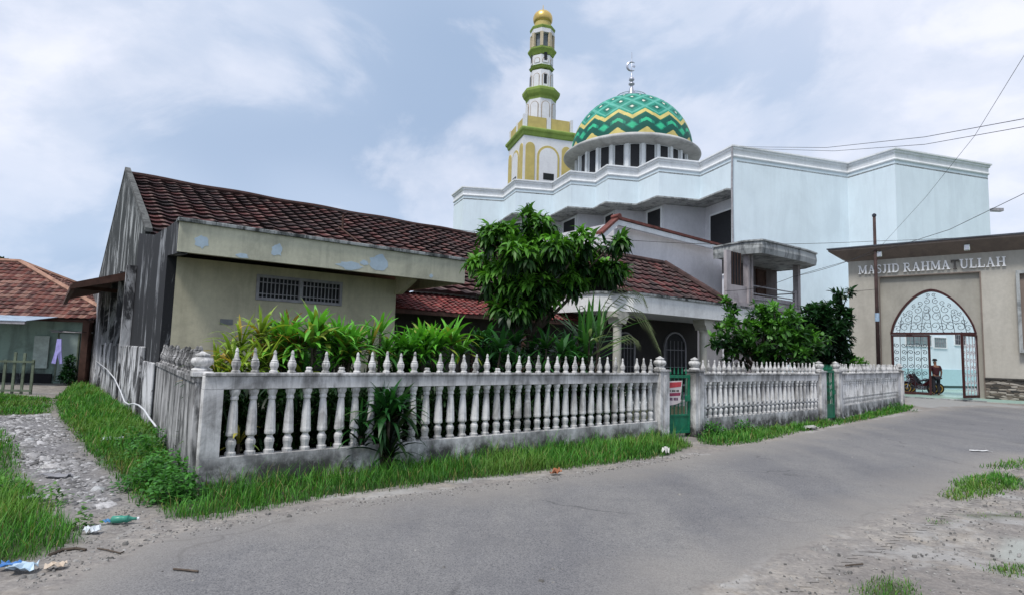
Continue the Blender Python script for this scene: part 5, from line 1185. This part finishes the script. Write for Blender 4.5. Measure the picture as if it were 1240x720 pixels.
def strap_plant(label, px, topy, Y, nl, spread, wid, cols, seed, name='strap_leaf_plant', stem=.35, group=None, arch=.20, zbase=0.0, cat='plant', heads=6, LL=.52):
    rg = np.random.default_rng(seed); c = ond(px, topy, Y); hgt = c.z - zbase
    b0 = np.array([c.x, c.y, zbase]); root = thing(name, label, cat, tuple(b0), group=group)
    Ps = []; Ds = []; Ls = []; Cs = []; stems = []
    for h_ in range(heads):
        q = rg.uniform(0, 2 * np.pi); rr = spread * .55 * math.sqrt(rg.random()) * (h_ > 0); top_ = h_ < heads * .6
        hz = max(.12, (hgt - LL * .80) * (1 if h_ == 0 else (rg.uniform(.72, .98) if top_ else rg.uniform(.15, .6))))
        hp = b0 + np.array([math.cos(q) * rr, math.sin(q) * rr, hz]); n = nl
        az = np.arange(n) * 2.4 + rg.uniform(-.4, .4, n); k_ = np.arange(n) / n; el = 1.38 - 1.25 * k_ + rg.normal(0, .10, n)
        Ds.append(np.stack([np.cos(az) * np.cos(el), np.sin(az) * np.cos(el), np.sin(el)], 1))
        Ps.append(hp + np.stack([np.cos(az) * .02, np.sin(az) * .02, (.5 - k_) * .10], 1)); Ls.append(LL * (.62 + .45 * np.sin(np.pi * (.15 + .75 * k_))) * rg.uniform(.85, 1.15, n))
        t_ = np.clip(rg.random(n) * .7 + (.35 if top_ else -.35) * (1 - k_) + .1, 0, 1)[:, None]; cc = np.array(cols[0]) * (1 - t_) + np.array(cols[1]) * t_
        if len(cols) > 2: kk = rg.random(n) < .14 + .1 * k_; cc[kk] = np.array(cols[2])
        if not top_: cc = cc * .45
        Cs.append(cc); stems.append(([tuple(b0 + np.array([math.cos(q) * rr * .3, math.sin(q) * rr * .3, -.05])), tuple(hp)], [.025, .018]))
    P = np.vstack(Ps); D = np.vstack(Ds); L = np.concatenate(Ls); cc = np.vstack(Cs); n = len(P); S = unit(np.cross(D, np.array([0, 0, 1.]) + rg.normal(0, .12, (n, 3))))
    V, FF, c3 = leaf_quads(P, D, S, L, np.full(n, wid) * rg.uniform(.8, 1.2, n), arch * rg.uniform(.6, 1.5, n), cc, 6, (.45, .85, 1, .98, .8, .5, .04))
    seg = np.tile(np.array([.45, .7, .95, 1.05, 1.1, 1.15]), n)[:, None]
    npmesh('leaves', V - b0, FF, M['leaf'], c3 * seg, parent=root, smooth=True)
    for p_, r_ in stems: MB().tube(p_, r_, 6).build('stem', M['bark'], root)
G1 = ((.02, .09, .012), (.10, .34, .03), (.03, .12, .02)); GY = ((.08, .20, .02), (.30, .42, .06), (.42, .30, .05)); GD = ((.006, .035, .010), (.03, .13, .025), (.02, .08, .02)); GB = ((.04, .20, .02), (.16, .46, .05), (.25, .32, .05))
SP = [('yellow tipped strap leaf plant, leftmost above the fence corner', 283, 402, 7.9, 70, .55, .036, GY), ('tall yellow green strap leaf plant, second from the left', 318, 376, 8.3, 110, .6, .036, GY),
      ('green strap leaf plant with reddish leaves under the barred window', 350, 380, 8.8, 110, .6, .040, (G1[0], GB[1], (.28, .16, .04))), ('bright green broad strap leaf plant right of the barred window middle', 385, 372, 8.6, 130, .6, .048, GB),
      ('bright strap leaf plant with a fan of stiff leaves', 412, 385, 9.0, 110, .5, .045, GB), ('dull green strap leaf plant with yellow lower leaves', 432, 388, 9.4, 90, .6, .042, (G1[0], G1[1], (.36, .30, .07))),
      ('single upright light green strap leaf plant before the room corner', 462, 378, 9.8, 60, .4, .040, GB), ('low green strap leaf plant left of the red lean-to', 484, 402, 10.0, 100, .6, .040, G1),
      ('mid green strap leaf plant under the left end of the red lean-to', 512, 398, 10.2, 90, .5, .040, G1), ('large star shaped green strap leaf plant under the red lean-to', 548, 386, 10.4, 130, .8, .050, GB),
      ('dark strap leaf plant left of the fruit tree trunk', 590, 392, 10.8, 120, .8, .050, GD), ('dark strap leaf plant behind the fruit tree trunk', 625, 396, 11.4, 110, .8, .050, GD), ('dark glossy strap leaf plant right of the fruit tree trunk', 662, 398, 11.2, 120, .8, .050, GD),
      ('dark strap leaf plant beside the tall reed clump', 690, 404, 11.4, 90, .6, .045, GD)]
for i, (lb_, px, ty_, Y_, nl, sp, wd, cl_) in enumerate(SP): strap_plant(lb_, px, ty_ - 3, Y_, 22 if i != 6 else 12, sp * 1.25, wd * 1.45, cl_, 20 + i, group='strap leaf plants in the front yard', heads=(9 if i != 6 else 2), LL=.50 if i not in (9,) else .62, arch=.22)
strap_plant('dark narrow leaved plant pushing out through the long fence', 436, 478, 7.92, 16, .28, .034, GD, 60, heads=4, LL=.50, arch=.25)
strap_plant('big dark broad leaved plant pushing out through the long fence', 472, 456, 7.98, 20, .30, .058, (GD[0], (.02, .10, .02), (.05, .12, .03)), 61, heads=8, LL=.56, arch=.28)
strap_plant('small yellow leaved plant poking through the fence beside the corner', 291, 508, 7.0, 8, .1, .045, ((.30, .30, .05), (.42, .36, .07), (.14, .2, .05)), 62, heads=1, LL=.34, arch=.30)
strap_plant('tall upright reed clump beside the porch column', 714, 362, 11.6, 9, .42, .065, ((.02, .10, .02), (.10, .30, .06), (.25, .35, .2)), 63, name='reed_clump', heads=9, LL=.95, arch=.07)
# dry arching palm fronds by the porch
def fronds(label, px, py, Y, specs, seed):
    c = ond(px, py, Y); root = thing('arching_palm', label, 'palm', (c.x, c.y, 0)); rg = random.Random(seed)
    MB().tube([(c.x, c.y, 0), (c.x, c.y, c.z)], [.05, .04], 8).build('stem', M['bark'], root)
    for pts_ in specs:
        P = [ond(x, y, Y + .02 * i) for i, (x, y) in enumerate(pts_)]; Pf = []
        for i in range(len(P) - 1):
            for k in range(5): Pf.append(P[i].lerp(P[i + 1], k / 5))
        Pf.append(P[-1]); b = MB().tube(Pf, .008, 4); n = len(Pf)
        vs = []; fs = []
        for i in range(2, n):
            d = (Pf[i] - Pf[i - 1]).normalized(); L_ = .22 * math.sin(math.pi * (i / n)) + .08
            for sg in (-1, 1):
                e = Pf[i] + d * L_ * .8 + Vector((0, sg * .06, -L_ * .75)); k = len(vs)
                vs += [Pf[i] - d * .008, Pf[i] + d * .010, e]; fs.append((k, k + 1, k + 2))
        b.add(vs, fs); b.build('frond', M['drygreen'], root, fix=False)
M['drygreen'] = plain('grey green frond', (.16, .20, .09), .8, 0, .4, 5)
fronds('thin palm with long grey green fronds arching before the porch', 724, 425, 11.9, [[(724, 425), (735, 385), (757, 368), (778, 378), (790, 405), (800, 425)], [(724, 425), (728, 375), (742, 352), (762, 348), (778, 358), (784, 372)], [(724, 425), (740, 395), (765, 380), (785, 390), (797, 418)], [(724, 425), (745, 410), (762, 405), (772, 412)], [(724, 425), (736, 372), (752, 358), (772, 362)], [(724, 425), (716, 385), (705, 370)]], 1)
# leafy weeds at the corner bank
def weeds(label, spots, per, L, Wd, base_, light_, seed, hh):
    rg = np.random.default_rng(seed); P = []; 
    for (px, py, r) in spots:
        c = onz(px, py); n = int(per * r / .3); q = rg.normal(0, r * .5, (n, 2)); z = rg.uniform(.03, hh, n) * np.clip(1.25 - np.linalg.norm(q, axis=1) / r, .2, 1); P.append(np.column_stack([c.x + q[:, 0], c.y + q[:, 1], z]))
    P = np.vstack(P); n = len(P); D = unit(rg.normal(size=(n, 3)) * np.array([1, 1, .5]) + np.array([0, 0, .25])); S = unit(np.cross(D, np.array([0, 0, 1.])))
    t_ = np.clip(rg.random(n) * .6 + P[:, 2] / hh * .5, 0, 1)[:, None]; cols = np.array(base_) * (1 - t_) + np.array(light_) * t_
    V, FF, c3 = leaf_quads(P, D, S, L * rg.uniform(.6, 1.3, n), np.full(n, Wd), np.full(n, .2), cols, 3, (.4, 1, .9, .1))
    b0 = P.mean(0) * np.array([1, 1, 0]); o = npmesh('weeds', V - b0, FF, M['leaf'], c3); o.location = b0; tag(o, label, 'weeds', kind='stuff')
weeds('bushy broad leaved weeds heaped against the foot of the fence corner', [(214, 594, .30), (195, 580, .34), (205, 606, .22), (180, 590, .30), (222, 575, .22), (170, 560, .3), (188, 548, .3), (160, 545, .3), (228, 608, .16)], 420, .055, .035, (.012, .06, .012), (.09, .30, .045), 71, .36)
weeds('low broad leaved weeds along the foot of the long fence', [(365, 575, .22), (330, 582, .18), (480, 562, .25), (420, 570, .22), (560, 552, .25), (640, 545, .3), (720, 538, .3), (780, 532, .3), (855, 525, .35), (870, 520, .4), (862, 528, .4), (900, 524, .4), (1085, 496, .5)], 300, .06, .035, (.012, .06, .012), (.08, .28, .04), 72, .30)
weeds('scattered weeds along the gravel lane edge', [(130, 520, .35), (100, 495, .45), (150, 500, .4), (115, 480, .5), (176, 528, .25), (12, 600, .25), (60, 610, .18), (98, 640, .10)], 200, .05, .03, (.02, .07, .012), (.12, .30, .04), 73, .22)
rgu = np.random.default_rng(91); UP = []
for _ in range(26000):
    s_ = rgu.uniform(.1, 7.9); q_ = F1 @ Vector((s_, rgu.uniform(.25, 1.5), 0)); UP.append((q_.x, q_.y, rgu.uniform(.02, 1.15)))
UP = np.array(UP); n = len(UP); D = unit(rgu.normal(size=(n, 3)) + np.array([0, 0, .5])); S = unit(np.cross(D, np.array([0, 0, 1.])))
V, FF, c3 = leaf_quads(UP, D, S, rgu.uniform(.1, .22, n), np.full(n, .035), np.full(n, .3), np.array([.006, .022, .006]) + rgu.random((n, 1)) * np.array([.014, .045, .010]), 3, (.4, 1, .8, .1))
o = npmesh('undergrowth', V, FF, M['leaf'], c3); tag(o, 'dark leafy undergrowth filling the yard behind the long fence', 'undergrowth', kind='stuff')
# ------------------------------------------------------------------ litter
def litter(name, label, px, py, mat, L_, W_, rot, hgt=.03, seed=0, cat='litter', cyl=False):
    c = onz(px, py, .02); rn = random.Random(seed); T = Matrix.Translation(c) @ Matrix.Rotation(rot, 4, 'Z')
    if cyl:
        t = thing(name, label, cat, (c.x, c.y, 0))
        b = MB(T @ Matrix.Translation((0, 0, .03)) @ Matrix.Rotation(R(90), 4, 'Y')); b.lathe([(.02, -L_ / 2), (.032, -L_ / 2 + .01), (.032, -.02), (.028, 0), (.032, .03), (.030, L_ / 2 - .07), (.012, L_ / 2 - .03), (.012, L_ / 2)], (0, 0, 0), 12); b.build('body', mat, t, smooth=True)
        b = MB(T @ Matrix.Translation((0, 0, .03)) @ Matrix.Rotation(R(90), 4, 'Y')); b.lathe([(.014, L_ / 2 + .001), (.014, L_ / 2 + .018)], (0, 0, 0), 10); b.build('cap', M['pvc'], t); return
    nx_, ny_ = 7, 5; vs = []; fs = []
    for j in range(ny_):
        for i in range(nx_):
            ed = 1 + .15 * rn.uniform(-1, 1); vs.append(((i / (nx_ - 1) - .5) * L_ * ed, (j / (ny_ - 1) - .5) * W_ * ed, hgt * rn.random()))
    for j in range(ny_ - 1):
        for i in range(nx_ - 1): k = j * nx_ + i; fs.append((k, k + 1, k + nx_ + 1, k + nx_))
    b = MB(T); b.add(vs, fs); o = b.build(name, mat, loc=(c.x, c.y, 0)); s_ = o.modifiers.new('s', 'SOLIDIFY'); s_.thickness = .004; tag(o, label, cat)
litter('plastic_bottle', 'flattened green plastic bottle lying on the sandy lane mouth', 150, 632, plain('green plastic', (.05, .26, .19), .35), .20, .06, .3, cyl=True, cat='bottle')
litter('plastic_wrapper', 'blue wrapper beside the green bottle on the sand', 134, 632, plain('blue plastic', (.10, .30, .55), .4), .10, .05, .2, .03, 2, 'wrapper')
litter('foam_box', 'small white foam box on the sand left of the bottle', 111, 644, plain('white foam', (.62, .66, .70), .8), .11, .08, .1, .05, 3, 'box')
litter('milk_carton', 'crumpled pale carton with orange print by the left grass patch', 66, 686, plain('carton card', (.60, .50, .40), .7), .12, .07, .5, .04, 4, 'carton')
litter('plastic_bag', 'pale blue crumpled plastic bag at the lower left grass edge', 28, 689, plain('pale blue plastic', (.42, .55, .66), .4), .16, .10, .3, .05, 5, 'bag')
litter('plastic_bag', 'deep blue crumpled plastic bag behind the pale one at the left', 14, 686, plain('deep blue plastic', (.06, .20, .50), .4), .16, .08, .1, .04, 6, 'bag')
litter('foam_scrap', 'white foam scrap lying in the grass bank', 136, 533, plain('white scrap', (.50, .58, .60), .8), .30, .14, .3, .08, 7, 'scrap')
litter('paper_scrap', 'small white paper scrap on the verge before the green gate', 806, 549, plain('white paper', (.62, .62, .58), .9), .18, .10, 1.1, .12, 8, 'scrap')
litter('brick_piece', 'broken orange brick piece in the verge grass by the road', 673, 573, plain('orange brick', (.35, .14, .07), .95), .14, .08, .4, .08, 9, 'brick')
litter('paper_scrap', 'white paper scrap lying on the asphalt at the right', 1186, 545, plain('flat paper', (.6, .6, .6), .9), .35, .10, 0, .015, 10, 'scrap')
litter('paper_scrap', 'grey cardboard scrap on the verge near the narrow gate', 982, 519, plain('grey card', (.36, .36, .34), .9), .40, .2, .3, .10, 11, 'scrap')
litter('flat_stone', 'pale flat stone slab at the left edge of the gravel', 42, 603, plain('pale stone', (.38, .38, .39), .9), .26, .12, .1, .04, 12, 'stone')
litter('flat_stone', 'long grey stone slab in the middle of the gravel lane', 68, 576, plain('grey stone', (.24, .24, .26), .9), .34, .10, .0, .04, 13, 'stone')
def stick(label, pts_, r=.008):
    P = [onz(x, y, .015) for x, y in pts_]; tag(MB().tube(P, r, 5).build('twig', M['bark'], loc=P[0]), label, 'twig')
stick('short dark twig lying on the asphalt at the left', [(210, 688), (222, 689), (240, 691)])
stick('curved dry branch along the lower left grass edge', [(60, 671), (75, 665), (92, 663), (104, 665)], .012)
stick('crooked dark twig on the sand near the road', [(118, 663), (130, 665), (146, 669), (150, 667)], .006)
stick('small twig by the right dirt edge of the road', [(1024, 684), (1034, 683), (1045, 682)], .007)
# ------------------------------------------------------------------ person and motorcycles
def skinned(name, verts, edges, radii, mat, parent, root=0, sub=2):
    me = bpy.data.meshes.new(name); me.from_pydata([tuple(ORG[parent] @ Vector(v)) for v in verts], edges, []); me.materials.append(mat)
    o = bpy.data.objects.new(name, me); COL.objects.link(o); o.parent = parent; ORG[o] = ORG[parent]
    sk = o.modifiers.new('skin', 'SKIN'); sk.use_smooth_shade = True
    for i, r in enumerate(radii):
        s_ = me.skin_vertices[0].data[i]; s_.radius = (r, r) if not hasattr(r, '__len__') else r; s_.use_root = (i == root)
    sb = o.modifiers.new('sub', 'SUBSURF'); sb.levels = sub; sb.render_levels = sub; return o
pp_ = gb(1134, 473, .75); PFm = GF @ Matrix.Translation((pp_.x, .75, .12)) @ Matrix.Rotation(R(35), 4, 'Z')
W_ = lambda *p: tuple(PFm @ Vector(p))
# faces +y (into the courtyard)
pr = thing('person', 'man in a maroon shirt and dark trousers with a cap standing in the gateway', 'person', PFm @ Vector((0, 0, 0)))
bv = [(0, 0, .93), (0, 0, 1.15), (0, .01, 1.36), (0, .02, 1.47), (0, .03, 1.53), (0, .05, 1.60), (0, .05, 1.68),
      (.10, 0, .88), (.12, .03, .48), (.12, -.01, .08), (.13, .12, .03), (-.10, 0, .88), (-.13, -.02, .48), (-.15, -.08, .08), (-.15, .05, .03),
      (.19, 0, 1.40), (.25, -.03, 1.14), (.26, .06, .90), (.26, .09, .82), (-.19, 0, 1.40), (-.26, -.02, 1.14), (-.25, .08, .90), (-.25, .11, .82)]
be = [(0, 1), (1, 2), (2, 3), (3, 4), (4, 5), (5, 6), (0, 7), (7, 8), (8, 9), (9, 10), (0, 11), (11, 12), (12, 13), (13, 14), (2, 15), (15, 16), (16, 17), (17, 18), (2, 19), (19, 20), (20, 21), (21, 22)]
brd = [(.14, .10), (.13, .10), (.15, .10), .06, .055, (.078, .095), (.07, .085), .085, .055, .04, (.04, .03), .085, .055, .04, (.04, .03), .055, .043, .032, (.035, .022), .055, .043, .032, (.035, .022)]
skinned('body', [W_(*v) for v in bv], be, brd, M['skin'], pr)
skinned('shirt', [W_(*v) for v in ((0, 0, .90), (0, 0, 1.15), (0, .01, 1.36), (0, .02, 1.45), (.19, 0, 1.40), (.24, -.02, 1.2), (-.19, 0, 1.40), (-.25, -.01, 1.2))], [(0, 1), (1, 2), (2, 3), (2, 4), (4, 5), (2, 6), (6, 7)], [(.175, .135), (.165, .13), (.175, .125), .075, .072, .066, .072, .066], M['maroon'], pr)
skinned('trousers', [W_(*v) for v in ((0, 0, .94), (.10, 0, .86), (.12, .03, .48), (.12, -.01, .10), (-.10, 0, .86), (-.13, -.02, .48), (-.15, -.08, .10))], [(0, 1), (1, 2), (2, 3), (0, 4), (4, 5), (5, 6)], [(.165, .125), .105, .078, .066, .105, .078, .066], M['navy'], pr)
MB(PFm).lathe([(.098, 1.675), (.10, 1.71), (.095, 1.75), (.07, 1.785), (.01, 1.795)], (0, .045, 0), 16).box(-.06, .06, .12, .2, 1.685, 1.70).build('cap', M['navy'], pr, smooth=False)
MB(PFm).lathe([(.012, 0), (.016, .02), (.005, .04)], (0, .155, 1.60), 8).box(-.045, -.02, .135, .145, 1.635, 1.645).box(.02, .045, .135, .145, 1.635, 1.645).build('face_features', M['skin'], pr)

def motorbike(label, T, paint):
    t = thing('motorcycle', label, 'motorcycle', T @ Vector((0, 0, 0)), group='motorcycles parked inside the gateway')
    def wheel(x, nm):
        Wh = T @ Matrix.Translation((x, 0, .29)) @ Matrix.Rotation(R(90), 4, 'X')
        w_ = MB(Wh).lathe([(.22, -.045), (.27, -.04), (.29, 0), (.27, .04), (.22, .045)], (0, 0, 0), 28).build(nm, M['rubber'], t, smooth=True)
        b = MB(Wh).lathe([(.03, -.05), (.21, -.048), (.218, -.03), (.218, .03), (.21, .048), (.03, .05)], (0, 0, 0), 28); b.build('rim', M['brass'], w_)
        MB(Wh).lathe([(.16, -.055), (.16, .055)], (0, 0, 0), 20).build('hub_disc', M['rubber'], w_)
        MB(Wh).lathe([(.07, -.07), (.07, .07)], (0, 0, 0), 16).build('hub', M['brass'], w_)
    wheel(.62, 'front_wheel'); wheel(-.62, 'rear_wheel')
    MB(T).slab([(.42, .60), (.55, .95), (.42, 1.02), (.25, .80), (.10, .52), (-.10, .45), (-.30, .62), (-.45, .72), (-.55, .60), (-.30, .38), (.0, .26), (.25, .30)], 1, -.09, .09).build('body', paint, t, bevel=.04)
    MB(T).slab([(-.80, .78), (-.35, .62), (-.40, .78), (-.82, .86)], 1, -.08, .08).build('tail', paint, t, bevel=.03)
    MB(T).slab([(-.05, .70), (-.30, .76), (-.75, .86), (-.74, .80), (-.32, .70), (-.05, .62)], 1, -.11, .11).build('seat', M['bikeblack'], t, bevel=.025)
    MB(T).slab([(.30, .52), (.45, .62), (.66, .62), (.88, .50), (.86, .46), (.66, .57), (.46, .56)], 1, -.07, .07).build('front_fender', paint, t, bevel=.015)
    MB(T).tube([(.62, -.08, .29), (.48, -.08, .80)], .02, 6).tube([(.62, .08, .29), (.48, .08, .80)], .02, 6).build('fork', M['chrome'], t)
    MB(T).tube([(.36, -.34, 1.02), (.42, -.12, .98), (.44, 0, .97), (.42, .12, .98), (.36, .34, 1.02)], .015, 6).tube([(.40, -.2, 1.0), (.36, -.26, 1.22)], .007, 5).tube([(.40, .2, 1.0), (.36, .26, 1.22)], .007, 5).build('handlebar', M['bikeblack'], t)
    for s_ in (-1, 1): MB(T).lathe([(.001, 0), (.05, .005), (.055, .02)], (.36, s_ * .28, 1.22), 10, sq=.6).build('mirror', M['chrome'], t)
    MB(T @ Matrix.Translation((.56, 0, .88)) @ Matrix.Rotation(R(80), 4, 'Y')).lathe([(.09, -.06), (.095, 0), (.07, .03), (.01, .04)], (0, 0, 0), 14).build('headlight', M['chrome'], t)
    MB(T).box(-.2, .15, -.12, .12, .22, .42).tube([(-.1, -.13, .24), (-.45, -.15, .26), (-.85, -.16, .36)], [.025, .03, .045], 8).build('engine', M['chrome'], t)
    MB(T).tube([(-.62, -.12, .29), (-.45, -.12, .70)], .025, 6).tube([(-.62, .12, .29), (-.45, .12, .70)], .025, 6).build('shock', M['chrome'], t)
m1 = gb(1109, 474, 1.1); motorbike('dark red motorcycle with a yellow wheel showing through the left gate leaf', GF @ Matrix.Translation((m1.x + .15, 1.2, .12)) @ Matrix.Rotation(R(212), 4, 'Z'), M['bikered'])
motorbike('black motorcycle parked behind the dark red one inside the gateway', GF @ Matrix.Translation((m1.x + .25, 2.0, .12)) @ Matrix.Rotation(R(205), 4, 'Z'), M['bikeblack'])
